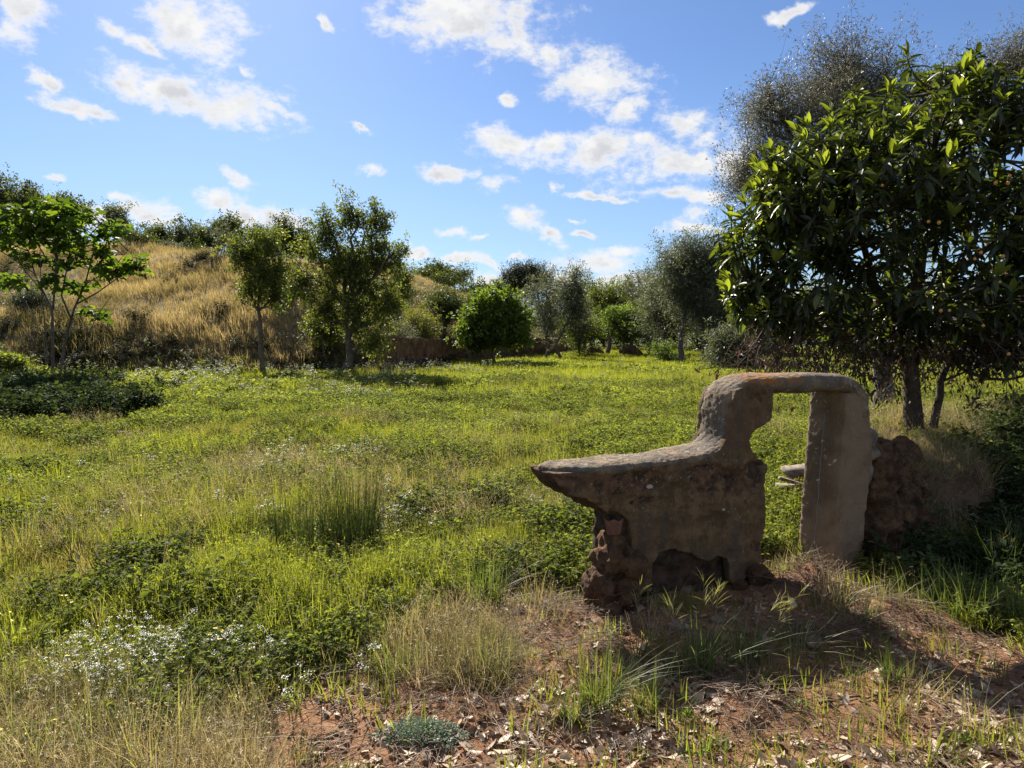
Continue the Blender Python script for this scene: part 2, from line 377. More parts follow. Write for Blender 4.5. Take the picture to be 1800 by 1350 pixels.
c = t.mix(A_('bank'), c, t.mix(t.ss(n2, .4, .6), (.075, .045, .03), (.15, .09, .055)))
c = t.mix(A_('dirt'), c, dirt)
p = t.node('ShaderNodeBsdfPrincipled'); t.put(p.inputs['Base Color'], c); p.inputs['Roughness'].default_value = 1; p.inputs['Specular IOR Level'].default_value = .1
b = t.node('ShaderNodeBump'); b.inputs['Strength'].default_value = .9; b.inputs['Distance'].default_value = .02
t.put(b.inputs['Height'], t.math('ADD', n2, t.math('MULTIPLY', n3, .4))); t.l.new(b.outputs[0], p.inputs['Normal']); t.l.new(p.outputs[0], out.inputs[0])
M['ground'] = m

# ------------------------------------------------------------ ground sheet (reaches the horizon)
def build_ground():
    nr, r0, q = 500, .7, 1.0155
    rr = r0 * q ** np.arange(nr)
    rr = np.concatenate([[0.05], rr])
    th = np.concatenate([np.linspace(R(-58), R(58), 600), np.linspace(R(58), R(302), 64)[1:-1]])
    n, k = len(rr), len(th)
    X = rr[:, None] * np.sin(th)[None]; Y = rr[:, None] * np.cos(th)[None]
    Z = H(X, Y); V = np.stack([X, Y, Z], -1).reshape(-1, 3)
    idx = np.arange(n * k).reshape(n, k)
    a, b_ = idx[:-1], idx[1:]
    F = np.stack([a, np.roll(a, -1, 1), np.roll(b_, -1, 1), b_], -1).reshape(-1, 4)
    F = F[:, ::-1]
    me = mesh('ground', V, F, smooth=True, mats=[M['ground']])
    for kx, v in masks(X.ravel(), Y.ravel()).items():
        at = me.attributes.new(kx, 'FLOAT', 'POINT'); at.data.foreach_set('value', v.astype(np.float32))
    link('ground', me, kind='structure')
build_ground()

# ------------------------------------------------------------ leaf templates (stem at origin, tip along +Y, face up +Z)
def leaf_tpl(wd=.3, n=2, fold=.12, curve=.15):
    ys = np.linspace(0, 1, n + 2)[1:-1]
    V = [(0, 0, 0)]; 
    for y in ys:
        ww = wd * .5 * math.sin(math.pi * y ** .85) ** .8
        zc = -curve * y * y
        V += [(-ww, y, zc + fold * wd), (0, y, zc), (ww, y, zc + fold * wd)]
    V.append((0, 1, -curve)); L = len(V) - 1
    T3 = [(0, 2, 1), (0, 3, 2)]
    for i in range(len(ys) - 1):
        a = 1 + 3 * i; b = a + 3
        T3 += [(a, a + 1, b + 1), (a, b + 1, b), (a + 1, a + 2, b + 2), (a + 1, b + 2, b + 1)]
    a = 1 + 3 * (len(ys) - 1)
    T3 += [(a, a + 1, L), (a + 1, a + 2, L)]
    return np.array(V), np.array(T3)
LEAF1 = leaf_tpl(.55, 1, .25, .05)       # small oval leaf, 4 triangles
LEAFN = leaf_tpl(.26, 1, .2, .1)         # narrow leaf
LOQ = leaf_tpl(.30, 4, .22, .22)
def fig_tpl():
    V = [(0, .30, 0)]; ang = np.linspace(-150, 150, 21)
    for i, a in enumerate(ang):
        lobe = .34 + .36 * abs(math.cos(R(a) * 1.5 )) ** 1.2 + (.12 if abs(a) < 25 else 0)
        V.append((lobe * math.sin(R(a)) * .85, .30 + lobe * math.cos(R(a)), -.12 * lobe ** 2 * 2 + .03 * (i % 2)))
    F = [(0, i + 1, i) for i in range(1, len(ang))]
    return np.array(V), np.array(F)
FIG = fig_tpl()

# ------------------------------------------------------------ trees
def ellip(n, lobe, shell=.45):
    c, r = np.array(lobe[:3]), np.array(lobe[3:6])
    v = rng.normal(size=(n, 3)); v /= np.linalg.norm(v, axis=1, keepdims=True)
    return c + v * r * (rng.random((n, 1)) ** shell)
def make_tree(name, label, base, trunk, lobes, cat_='tree', group=None, n_cl=260, lpc=22, leaf=LEAF1, size=.09, clr=.28, mat='oakleaf', bark='bark',
              r0=.12, droop=.2, shell=.45, gap=.25, twigr=.012, updir=.3, tvar=.25, extra=None, seed=0, sides=6, spread=.6, bare=0):
    """base xyz; trunk = list of local points; lobes = ellipsoids local; leaves clustered on twig ends"""
    root = empty(name, base, label=label, category=cat_)
    if group: root['group'] = group
    trunk = np.array(trunk, float)
    # resample trunk
    s = np.concatenate([[0], np.cumsum(np.linalg.norm(np.diff(trunk, axis=0), axis=1))]); tt = np.linspace(0, s[-1], 12)
    tr = np.stack([np.interp(tt, s, trunk[:, i]) for i in range(3)], 1)
    tr[1:] += rng.normal(size=(11, 3)) * np.array([.05, .05, 0]) * r0 * 4
    tb = [tubes(tr[None], np.linspace(r0, r0 * .45, 12)[None] * (1 + .5 * np.exp(-np.linspace(0, 8, 12)))[None], 8)]
    vol = np.array([l[3] * l[4] * l[5] for l in lobes]) ** .7; vol /= vol.sum()
    pts = []
    limb_all = [tr[3:]]
    for l, vf in zip(lobes, vol):
        c = np.array(l[:3]); lowest = c[2] - l[5]
        k = int(np.clip(np.argmin(np.abs(tr[:, 2] - min(lowest, c[2] - .35 * np.hypot(c[0] - tr[-1, 0], c[1] - tr[-1, 1])))), 3, 11))
        st = tr[k]; end = c + np.array([0, 0, l[5] * .45])
        mid = (st + end) / 2 + rng.normal(size=3) * .12 * np.linalg.norm(end - st) + np.array([(end - st)[0] * .15, (end - st)[1] * .15, -.05])
        pl = bez(st[None], mid[None], end[None], 9); pl[0, 1:-1] += rng.normal(size=(7, 3)) * .03 * np.linalg.norm(end - st)
        tb.append(tubes(pl, np.linspace(r0 * .55, r0 * .14, 9)[None], 6)); limb_all.append(pl[0])
        n = max(6, int(n_cl * vf)); q = ellip(int(n * 1.6), l, shell)
        nz = vn(*(q / (.45 * max(l[3:6]))).T, seed=int(seed) + 5)
        q = q[nz > -gap * 1.2 + .0][:n] if gap < .9 else q[:n]
        pts.append(q)
    pts = np.concatenate(pts); limb = np.concatenate(limb_all)
    # connect every cluster to a limb point that lies lower
    dd = np.linalg.norm(pts[:, None] - limb[None], axis=2) + 1.5 * np.clip(limb[None, :, 2] - pts[:, None, 2] + .1, 0, 9)
    st = limb[np.argmin(dd, 1)]
    L = np.linalg.norm(pts - st, axis=1, keepdims=True)
    mid = (st + pts) / 2 + rng.normal(size=pts.shape) * .14 * L - np.array([0, 0, .1]) * L
    br = bez(st, mid, pts, 6); br[:, 1:-1] += rng.normal(size=(len(pts), 4, 3)) * (.04 * L)[:, None]
    tb.append(tubes(br, np.linspace(1, .25, 6)[None] * np.clip(twigr * (1 + L * .8), twigr * .6, r0 * .35), 4))
    # side twigs
    q2 = np.repeat(pts, 3, 0) + rng.normal(size=(len(pts) * 3, 3)) * clr
    s2 = np.repeat(br[:, 4], 3, 0)
    tb.append(tubes(bez(s2, (s2 + q2) / 2 + rng.normal(size=q2.shape) * clr * .2, q2, 3), np.array([[1, .7, .35]]) * twigr * .45 * np.ones((len(q2), 1)), 3))
    if extra is not None: tb += extra
    V, F, _ = cat(tb)
    me = mesh(name + '_trunk', V, F, smooth=True, mats=[M[bark]]); link('trunk', me, root)
    # leaves
    keep = rng.random(len(q2)) > bare
    ctr = np.concatenate([pts, q2[keep]]); n = len(ctr) * lpc // 2
    ci = rng.integers(0, len(ctr), n)
    pos = ctr[ci] + rng.normal(size=(n, 3)) * clr * .42 * spread
    out_ = pos - ctr[ci]; dirv = out_ / (np.linalg.norm(out_, axis=1, keepdims=True) + 1e-6) + rng.normal(size=(n, 3)) * .6 + np.array([0, 0, updir - droop])
    rot = rot_from(dirv, rng.uniform(-1.2, 1.2, n) + (rng.random(n) < .25) * 3.1)
    tv = .5 + .35 * vn(*(pos / .8).T, seed=3) + rng.normal(size=n) * tvar * .6
    scl = size * rng.uniform(.6, 1.35, n)
    V, F, tn = scatter(*leaf, pos, rot, scl, np.clip(tv, 0, 1))
    me = mesh(name + '_crown', V, F, tn, mats=[M[mat]]); link('crown', me, root, kind='stuff')
    return root

def tree_at(px, Y, ytop, hwpx, kind, label, name='tree', crown=.75, lean=0, group=None, cat_='tree', lob=None, **kw):
    x = (px - 900) / FPX * Y / cam_ray(px, 640)[1] * 1.0; z = float(H(x, Y)); zt = P(px, ytop, Y)[2]; h = max(zt - z, 2.2 if cat_ == 'tree' else .9); w_ = hwpx / FPX * Y * (1.0 if kind in ('willow', 'yellow', 'pine') or name in ('fig_bush',) else 1.3)
    ch = h * crown
    K = dict(oak=dict(mat='oakleaf', size=.16, clr=.4, n_cl=150, lpc=16), olive=dict(mat='oliveleaf', leaf=LEAFN, size=.17, clr=.36, n_cl=240, lpc=30, bark='bark_grey'),
             willow=dict(mat='willowleaf', leaf=LEAF1, size=.13, clr=.3, n_cl=300, lpc=22), bright=dict(mat='brightleaf', size=.15, clr=.28, n_cl=220, lpc=22),
             grey=dict(mat='greyleaf', leaf=LEAFN, size=.12, clr=.36, n_cl=240, lpc=16, bark='bark_grey'), pine=dict(mat='pineleaf', leaf=LEAFN, size=.22, clr=.4, n_cl=260, lpc=30),
             yellow=dict(mat='yellowleaf', leaf=LEAFN, size=.12, clr=.22, n_cl=120, lpc=18))[kind].copy()
    K.update(kw)
    cz = h - ch / 2
    if lob is None:
        nl = K.pop('nl', 4); lob = []
        for i in range(nl):
            a = i * 2.4 + rng.random() * .8; rr = w_ * .42 * rng.uniform(.7, 1.15)
            lob.append((rr * math.cos(a) + lean, rr * math.sin(a), cz + ch * rng.uniform(-.22, .18), w_ * rng.uniform(.5, .66), w_ * rng.uniform(.5, .66), ch * rng.uniform(.26, .38)))
        lob.append((lean, 0, cz + ch * .16, w_ * .5, w_ * .5, ch * .36))
    else:
        K.pop('nl', None)
        lob = [(a * w_, b_ * w_, c_ * h, d_ * w_, e_ * w_, f_ * h) for a, b_, c_, d_, e_, f_ in lob]
    K.setdefault('r0', max(.05, h * .022))
    tr = [(0, 0, -.15), (rng.normal() * .03 * h, 0, h * (1 - crown) * .6), (lean * .5 + rng.normal() * .03 * h, 0, h * (1 - crown) + ch * .25)]
    return make_tree(name, label, (x, Y, z), tr, lob, cat_, group, seed=px, **K)

for px, Y, yt, hw, kd, lb in [(240, 52, 438, 32, 'oak', 'dark bush on the hill crest between the fig tree and the golden slope'), (445, 46, 545, 24, 'olive', 'greyish bush on the slope left of the slender tree trunk'), (500, 36, 560, 36, 'oak', 'dark bush on the slope right of the slender tree trunk'),
     (655, 48, 520, 32, 'olive', 'greyish bush on the slope behind the right side of the largest leafy tree'), (350, 50, 505, 14, 'oak', 'tiny dark bush in the middle of the open golden slope'), (300, 60, 468, 16, 'olive', 'tiny grey bush high on the open golden slope'),
     (830, 60, 520, 26, 'oak', 'dark bush on the far slope left of the round fig bush'), (60, 34, 560, 34, 'olive', 'pale bush on the slope behind the fig tree stems'), (425, 60, 448, 24, 'olive', 'grey bush on the upper slope left of the slender tree crown')]:
    tree_at(px, Y, yt, hw, kd, lb, 'hill_bush', crown=1.0, group='bushes on the hillside', cat_='bush', n_cl=110, size=.14, clr=.3, r0=.04)
G_R = 'trees along the ridge'
for px, Y, yt, hw, k, lb in [
    (5, 60, 296, 62, 'oak', 'tallest dark green tree at the top left corner of the hill'),
    (72, 62, 322, 46, 'oak', 'dark green oak on the hill between the tallest tree and the fig tree top'),
    (118, 58, 345, 36, 'oak', 'lower round oak on the hill behind the right side of the fig tree crown'),
    (282, 70, 396, 24, 'oak', 'small rounded tree at the left end of the ridge row above the golden slope'),
    (325, 71, 384, 34, 'oak', 'broad dark oak on the ridge, widest of the row above the golden slope'),
    (366, 69, 396, 22, 'oak', 'narrow dark tree in the middle of the ridge row with a visible trunk'),
    (402, 72, 377, 26, 'oak', 'tall tree on the ridge just left of the slender slope tree'),
    (455, 72, 388, 30, 'oak', 'dark tree on the ridge directly behind the slender slope tree'),
    (498, 74, 378, 22, 'oak', 'dark tree on the ridge between the slender tree and the big leafy tree'),
    (530, 74, 398, 26, 'oak', 'low tree on the ridge touching the left edge of the big leafy tree'),
    ]:
    tree_at(px, Y, yt, hw, k, lb, 'oak_tree', crown=.86 if px < 200 else .8, group=G_R, n_cl=420 if px < 200 else 190, size=.2, clr=.36)
tree_at(213, 62, 356, 26, 'oak', 'dark spiky half bare tree with dead top twigs on the hill crest', 'spiky_tree', crown=.9, n_cl=150, bare=.35, twigr=.035, lpc=20)
tree_at(398, 55, 440, 22, 'olive', 'thin pale sapling on the slope below the ridge row', 'sapling_tree', crown=.8, n_cl=60, bare=.4)
tree_at(464, 30, 390, 61, 'willow', 'slender leafy tree with a single straight trunk at the foot of the slope', 'slope_tree', crown=.66, n_cl=300, r0=.12, size=.11, clr=.22, shell=.6, gap=.02,
        lob=[(-.5, 0, .78, .62, .6, .14), (.25, .1, .84, .6, .6, .14), (.55, -.1, .66, .45, .5, .12), (-.35, 0, .55, .55, .5, .12), (.3, 0, .5, .45, .5, .10), (0, 0, .7, .6, .6, .2)])
tree_at(605, 28.5, 340, 98, 'willow', 'largest leafy tree with several upright plumes in the middle left, dark trunk', 'plume_tree', crown=.8, n_cl=700, r0=.16, size=.11, lpc=26, clr=.24, gap=.08, shell=.6,
        lob=[(.14, 0, .88, .20, .25, .13), (-.30, .1, .80, .22, .3, .14), (-.62, 0, .70, .24, .3, .16), (.60, 0, .84, .22, .3, .14), (.36, .1, .74, .22, .3, .16), (-.74, 0, .52, .24, .3, .13), (-.1, 0, .62, .36, .4, .2), (.3, -.1, .55, .34, .4, .2), (.66, .1, .58, .32, .4, .2), (.98, 0, .64, .20, .25, .11), (.75, 0, .36, .34, .4, .13), (.3, 0, .34, .34, .4, .12), (-.35, .1, .40, .34, .4, .14), (.55, 0, .20, .30, .35, .08)])
tree_at(572, 31, 545, 26, 'willow', 'small dark tree behind the left side of the largest leafy tree', 'understorey_tree', crown=.75, n_cl=110)
tree_at(706, 42, 446, 24, 'willow', 'thin tree with brownish top just right of the largest leafy tree', 'thin_tree', crown=.8, n_cl=110, size=.1)
tree_at(782, 42, 506, 36, 'olive', 'small olive with a forked trunk standing on the terrace above the earth wall', 'olive_tree', crown=.72, n_cl=160, mat='oakleaf', r0=.16)
tree_at(798, 72, 470, 34, 'oak', 'dark wind bent tree on the skyline above the small olive', 'bent_tree', crown=.6, n_cl=80, lob=[(-.55, 0, .62, .45, .5, .16), (.45, 0, .85, .42, .5, .14), (0, 0, .66, .4, .4, .12)])
tree_at(735, 37, 545, 42, 'yellow', 'yellow green broom bush on the terrace above the earth wall', 'broom_bush', crown=1.0, cat_='bush', r0=.03, n_cl=160)
tree_at(690, 34, 560, 34, 'olive', 'greyish bush over the left end of the earth wall', 'grey_bush', crown=1.0, cat_='bush', r0=.03, n_cl=110, size=.1)
tree_at(868, 37.5, 512, 62, 'bright', 'round dense bright green fig bush growing over the far earth wall', 'fig_bush', crown=.97, cat_='bush', n_cl=520, size=.16, clr=.3, lpc=30, shell=.35, gap=.3, r0=.1, leaf=leaf_tpl(.8, 1, .15, .05),
        lob=[(.05, 0, .74, .5, .5, .24), (-.3, 0, .62, .4, .5, .2), (.4, 0, .64, .42, .5, .22), (-.62, 0, .46, .34, .4, .17), (.62, 0, .48, .34, .4, .18), (0, 0, .46, .6, .5, .2), (-.2, .1, .84, .22, .3, .12)])
tree_at(925, 85, 462, 50, 'pine', 'dark dome topped stone pine behind the earth wall', 'stone_pine', crown=.5, n_cl=420, shell=.3, gap=.8, lob=[(0, 0, .72, .95, .9, .2), (-.3, 0, .8, .6, .6, .16), (.3, 0, .78, .6, .6, .16), (0, 0, .85, .6, .6, .14)])
tree_at(958, 47, 478, 36, 'olive', 'wispy olive left of the leaning slim tree behind the wall', 'olive_tree', crown=.8, n_cl=170, r0=.09)
tree_at(990, 44, 454, 30, 'olive', 'slim leaning tree with a tall airy top beside the stone pine', 'leaning_tree', crown=.72, lean=.6, n_cl=150, r0=.1)
tree_at(905, 55, 520, 40, 'olive', 'mid height olive between the fig bush and the stone pine', 'olive_tree', crown=.85, n_cl=160)
tree_at(1018, 50, 530, 36, 'bright', 'yellow green bush at the right end of the far earth wall', 'green_bush', crown=.95, cat_='bush', n_cl=180, size=.14, mat='willowleaf')
tree_at(1065, 56, 486, 48, 'oak', 'spreading oak with a crooked pale branch in the middle of the treeline', 'oak_tree', crown=.7, n_cl=240, mat='willowleaf', r0=.2)
tree_at(1098, 50, 530, 44, 'bright', 'dense green bush right of the crooked oak', 'green_bush', crown=.95, cat_='bush', n_cl=240, size=.15)
tree_at(1138, 54, 470, 40, 'olive', 'tall olive at the left of the olive grove', 'olive_tree', crown=.85, n_cl=220)
tree_at(1165, 45, 428, 50, 'olive', 'second olive of the grove with a high grey green crown', 'olive_tree', crown=.82, n_cl=300, r0=.14)
tree_at(1202, 39.5, 408, 50, 'olive', 'olive with a dark trunk standing out at the edge of the field', 'olive_tree', crown=.78, n_cl=380, r0=.19, clr=.4)
tree_at(1262, 38, 398, 54, 'olive', 'tallest olive of the grove beside the big dark leaved tree', 'olive_tree', crown=.86, n_cl=460, r0=.16, clr=.4)
tree_at(1240, 44, 450, 50, 'olive', 'olive standing behind the two tallest olives', 'olive_tree', crown=.85, n_cl=260)
tree_at(1292, 33, 560, 46, 'olive', 'low grey bush under the tallest olive', 'grey_bush', crown=1, cat_='bush', n_cl=200, r0=.05)
tree_at(1170, 41, 600, 24, 'bright', 'small light green shrub at the edge of the field by the dark trunk', 'green_shrub', crown=1, cat_='shrub', n_cl=80, size=.1, r0=.03)
k = 0
for px, Y, yt, hw, kd in [(1030, 90, 488, 60, 'oak'), (1110, 84, 482, 60, 'oak'), (1180, 76, 486, 60, 'oak'), (1260, 70, 490, 60, 'oak'), (1340, 52, 520, 70, 'oak'), (1420, 48, 500, 70, 'olive'), (1500, 50, 520, 70, 'oak'), (1590, 45, 500, 70, 'olive'), (1680, 48, 525, 70, 'oak'), (1770, 44, 500, 80, 'olive'), (1880, 46, 490, 90, 'oak'), (860, 92, 500, 60, 'oak'), (770, 95, 520, 40, 'oak')]:
    lbs = ['dark tree closing the gap behind the crooked oak', 'dark tree behind the dense green bush', 'dark tree behind the second olive', 'dark tree behind the tallest olive', 'dark tree left behind the big dark leaved tree crown',
           'grey tree glimpsed through the left of the dark leaved crown', 'dark tree glimpsed above the stone arch', 'grey tree glimpsed left of the big trunk', 'dark tree glimpsed right of the big trunk', 'grey tree at the right picture edge beyond the field', 'dark tree past the right picture edge', 'dark tree behind the round fig bush', 'low dark tree on the far skyline left of the stone pine']
    tree_at(px, Y, yt, hw, kd, lbs[k], 'background_tree', crown=.93, group='background trees of the treeline', n_cl=330, size=.3, clr=.5, lpc=18); k += 1

k = 0
for px, Y, yt, hw, kd, lb in [(945, 66, 560, 34, 'oak', 'low dark bush over the far earth wall left of the slim leaning tree'), (1000, 72, 556, 36, 'oak', 'low dark bush behind the right end of the far earth wall'), (1060, 70, 552, 38, 'oak', 'low bush between the two wall stumps'),
     (1125, 68, 545, 36, 'oak', 'low bush behind the wider wall stump'), (1190, 64, 548, 38, 'oak', 'low bush behind the dark trunk of the field edge olive'), (1245, 58, 552, 40, 'oak', 'low bush between the grove and the big dark leaved tree'), (1310, 50, 560, 50, 'oak', 'low bush under the left edge of the big dark leaved crown')]:
    tree_at(px, Y, yt, hw, kd, lb, 'background_bush', crown=1.0, group='low bushes closing the back of the field', cat_='bush', n_cl=170, size=.22, clr=.36, r0=.05)
# tall grey lichen covered tree behind the loquat
Y = 13.5
lobs = []
bx = P(1560, 640, Y)[0]; bz = float(H(bx, Y))
for px, py, rx, rz in [(1500, 120, 1.05, .75), (1450, 210, .9, .8), (1370, 250, .7, .7), (1345, 190, .45, .5), (1330, 300, .5, .5), (1560, 200, 1.0, 1.0), (1700, 170, 1.0, .7), (1760, 130, .6, .45), (1480, 330, 1.2, 1.0), (1650, 330, 1.2, 1.2)]:
    q = P(px, py, Y); lobs.append((q[0] - bx, rng.uniform(-.6, .6), q[2] - bz, rx, .9, rz))
make_tree('lichen_tree', 'tall grey tree with wiry lichen covered twigs rising behind the dark leaved tree', (bx, Y, bz), [(0, 0, -.2), (-.1, 0, 1.5), (.1, 0, 3.2), (0, 0, 4.6)], lobs,
          n_cl=1200, lpc=54, leaf=LEAFN, size=.06, clr=.22, spread=.7, mat='greyleaf', bark='bark_grey', r0=.17, twigr=.009, gap=.45, shell=.55, bare=.05)

# ------------------------------------------------------------ loquat with separate large leaves
def split_leaves(root, tpl, pos, rot, scl, tint, mat, nsep=300, nm='leaf', rest='crown', minz=-9):
    """the leaves that show largest are objects of their own, all others one part"""
    wp = pos + np.array(root.location)
    ax = (wp[:, 0]) / wp[:, 1] * FPX + 900
    vis = (ax > 0) & (ax < 1800)
    dist = np.linalg.norm(wp - np.array([0, 0, CAM_H]), axis=1)
    facing = np.abs(np.einsum('ni,ni->n', rot[:, :, 2], (wp - np.array([0, 0, CAM_H])) / dist[:, None]))
    score = np.where(vis, scl * (.35 + facing) / dist ** 2, 0)
    order = np.argsort(-score); sep, oth = order[:nsep], order[nsep:]
    meshes = []
    for i in range(10):
        v = tpl[0].copy(); v[:, 2] += .06 * np.sin(v[:, 1] * 6 + i) * (1 if i % 2 else -1) * v[:, 1]; v[:, 0] *= .85 + .03 * i
        meshes.append(mesh('leaf', v, tpl[1], np.full(len(v), i / 9), True, [M[mat]]))
    for j in sep:
        o = link(nm, meshes[int(np.clip(tint[j] * 9.99, 0, 9))], root)
        mt = Matrix([[*(rot[j][r] * scl[j]), pos[j][r]] for r in range(3)] + [[0, 0, 0, 1]]); o.matrix_basis = mt
    V, F, tn = scatter(*tpl, pos[oth], rot[oth], scl[oth], tint[oth])
    link(rest, mesh(rest, V, F, tn, True, [M[mat]]), root, kind='stuff')

def build_loquat():
    Y = 7.5; q = P(1606, 745, Y); bx = q[0]; bz = float(H(bx, Y)) - .04
    root = empty('loquat_tree', (bx, Y, bz), label='big dark glossy leaved loquat tree with pale new shoots right behind the ruined arch', category='tree')
    def Lp(px, py, dy=0): a = P(px, py, Y + dy); return np.array([a[0] - bx, dy, a[2] - bz])
    lobes = [(1650, 190, 0, 1.05, 1.0, .62), (1560, 260, -.2, .8, .9, .6), (1740, 150, .1, .7, .8, .4), (1800, 290, -.1, 1.1, 1.1, .8), (1430, 300, -.1, .6, .8, .45), (1500, 360, -.4, .9, .9, .8),
             (1390, 400, 0, .6, .8, .5), (1330, 440, .1, .42, .6, .5), (1345, 530, 0, .45, .6, .42), (1350, 340, 0, .32, .5, .35), (1450, 520, -.2, .7, .9, .55), (1620, 420, -.6, 1.1, 1.0, .9), (1760, 440, -.7, 1.0, 1.0, .8), (1880, 420, -.4, 1.1, 1.2, 1.2), (1700, 560, -.2, .9, .9, .5), (1560, 560, 0, .8, .9, .35), (2050, 380, 0, 1.2, 1.3, 1.4)]
    tr = np.array([Lp(1606, 760), Lp(1604, 700), Lp(1600, 640), Lp(1604, 590), Lp(1612, 500, -.1), Lp(1625, 400, -.1), Lp(1640, 280, 0), Lp(1650, 160, 0)])
    tb = [tubes(tr[None], np.array([[.11, .085, .08, .08, .065, .05, .035, .015]]), 10)]
    limbs = [tr[3:]]
    forks = [([(1600, 610), (1560, 540), (1500, 470), (1440, 400)], .055), ([(1604, 580), (1540, 500), (1500, 380), (1480, 290)], .05), ([(1608, 560), (1680, 480), (1760, 420), (1850, 340)], .055),
             ([(1640, 752), (1655, 690), (1672, 620), (1720, 540), (1790, 470)], .045), ([(1600, 640), (1500, 600), (1400, 560), (1330, 520)], .04), ([(1612, 500), (1560, 380), (1550, 260)], .04), ([(1620, 440), (1720, 330), (1760, 200)], .04)]
    for path, r in forks:
        p_ = np.array([Lp(a, b_, rng.uniform(-.5, .3) * (i / len(path))) for i, (a, b_) in enumerate(path)])
        s = np.linspace(0, 1, len(p_)); tt = np.linspace(0, 1, 10)
        pp = np.stack([np.interp(tt, s, p_[:, i]) for i in range(3)], 1); pp[1:-1] += rng.normal(size=(8, 3)) * .02
        tb.append(tubes(pp[None], np.linspace(r, r * .3, 10)[None], 8)); limbs.append(pp)
    limb = np.concatenate(limbs)
    tips = []
    for px, py, dy, rx, ry, rz in lobes:
        c = Lp(px, py, dy); n = int((98 if px < 1520 else 78) * (rx * ry * rz) ** .62)
        tips.append(ellip(n, (*c, rx, ry, rz), .33))
    tips = np.concatenate(tips)
    dd = np.linalg.norm(tips[:, None] - limb[None], axis=2) + 1.2 * np.clip(limb[None, :, 2] - tips[:, None, 2] + .1, 0, 9)
    st = limb[np.argmin(dd, 1)]; L = np.linalg.norm(tips - st, axis=1, keepdims=True)
    br = bez(st, (st + tips) / 2 + rng.normal(size=tips.shape) * .12 * L - [0, 0, .08] * L, tips, 7)
    tb.append(tubes(br, np.linspace(1, .35, 7)[None] * np.clip(.008 + .012 * L, .006, .026), 5))
    # dead hanging twigs under the crown
    nd = 420
    sx = rng.uniform(1310, 1800, nd); sp = np.array([Lp(a, b_, c) for a, b_, c in zip(sx, rng.uniform(560, 640, nd), rng.uniform(-.8, .9, nd))])
    ep = sp + np.stack([rng.normal(size=nd) * .22, rng.normal(size=nd) * .2, -rng.uniform(.05, .55, nd)], 1)
    tb.append(tubes(bez(sp, (sp + ep) / 2 + rng.normal(size=sp.shape) * .1, ep, 5), np.linspace(.006, .002, 5)[None] * np.ones((nd, 1)), 3))
    V, F, _ = cat(tb)
    link('trunk', mesh('loquat_trunk', V, F, smooth=True, mats=[M['bark_dark']]), root)
    # whorls of leaves
    bd = br[:, -1] - br[:, -2]; bd /= np.linalg.norm(bd, axis=1, keepdims=True)
    bd = bd + np.array([0, 0, .5]); bd /= np.linalg.norm(bd, axis=1, keepdims=True)
    per = 15; n = len(tips) * per; ti = np.repeat(np.arange(len(tips)), per); k_ = np.tile(np.arange(per), len(tips))
    h_ = np.array([[0, 0, 1.]]); a = np.cross(bd, [1., .2, 0]); a /= np.linalg.norm(a, axis=1, keepdims=True); b_ = np.cross(bd, a)
    ph = k_ * 2.4 + rng.random(n) * .6
    el_ = (k_ / per) * 1.0 - .35 + rng.normal(size=n) * .15        # lower leaves droop, upper ones stand
    rad = a[ti] * np.cos(ph)[:, None] + b_[ti] * np.sin(ph)[:, None]
    dirv = rad * np.cos(el_)[:, None] + bd[ti] * np.sin(el_)[:, None] + np.array([0, 0, -.25])
    pos = tips[ti] - bd[ti] * (.16 * (1 - k_ / per))[:, None]
    scl = np.clip(rng.normal(.155, .035, n), .07, .23) * (1 - .2 * k_ / per)
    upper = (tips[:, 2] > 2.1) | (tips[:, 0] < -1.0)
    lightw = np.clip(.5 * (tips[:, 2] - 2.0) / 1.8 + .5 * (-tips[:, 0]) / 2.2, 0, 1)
    tint = np.clip(.35 + rng.normal(size=n) * .22 + .35 * lightw[ti] * (rng.random(n) < .5), 0, .88)  # sunlight put into the tint: paler leaves toward the lit top and left
    rot = rot_from(dirv, rng.normal(size=n) * .45)
    flip = rot[:, 2, 2] < 0; rot[flip] = rot[flip] * np.array([-1, 1, -1])[None, None]
    # pale upright new shoots on part of the outer tips
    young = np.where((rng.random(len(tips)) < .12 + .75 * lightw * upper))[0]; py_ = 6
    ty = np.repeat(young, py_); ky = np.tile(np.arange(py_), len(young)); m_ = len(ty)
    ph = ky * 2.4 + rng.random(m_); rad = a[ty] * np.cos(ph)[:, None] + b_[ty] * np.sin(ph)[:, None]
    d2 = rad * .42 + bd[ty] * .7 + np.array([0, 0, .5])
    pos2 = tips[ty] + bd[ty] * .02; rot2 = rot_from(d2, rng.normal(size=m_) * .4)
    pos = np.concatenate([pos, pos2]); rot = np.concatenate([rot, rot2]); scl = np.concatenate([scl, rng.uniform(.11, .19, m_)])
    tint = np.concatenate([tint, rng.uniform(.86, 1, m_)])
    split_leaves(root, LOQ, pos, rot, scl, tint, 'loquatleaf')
    # dead leaves hanging under the crown
    nl = 2600; ii = rng.integers(0, nd, nl); f_ = rng.random((nl, 1)); pos = sp[ii] * (1 - f_) + ep[ii] * f_ + rng.normal(size=(nl, 3)) * .05
    rot = rot_from(np.array([0, 0, -1.]) + rng.normal(size=(nl, 3)) * .6, rng.uniform(-2, 2, nl))
    V, F, tn = scatter(*leaf_tpl(.35, 2, .4, .3), pos, rot, rng.uniform(.035, .085, nl), rng.random(nl))
    link('dead_foliage', mesh('dead_foliage', V, F, tn, True, [M['deadleaf']]), root, kind='stuff')
    # fruit
    u, v_ = np.meshgrid(np.linspace(0, 2 * np.pi, 9)[:-1], np.linspace(0, np.pi, 6)[1:-1]); S = np.stack([np.sin(v_) * np.cos(u), np.sin(v_) * np.sin(u), 1.15 * np.cos(v_)], -1).reshape(-1, 3)
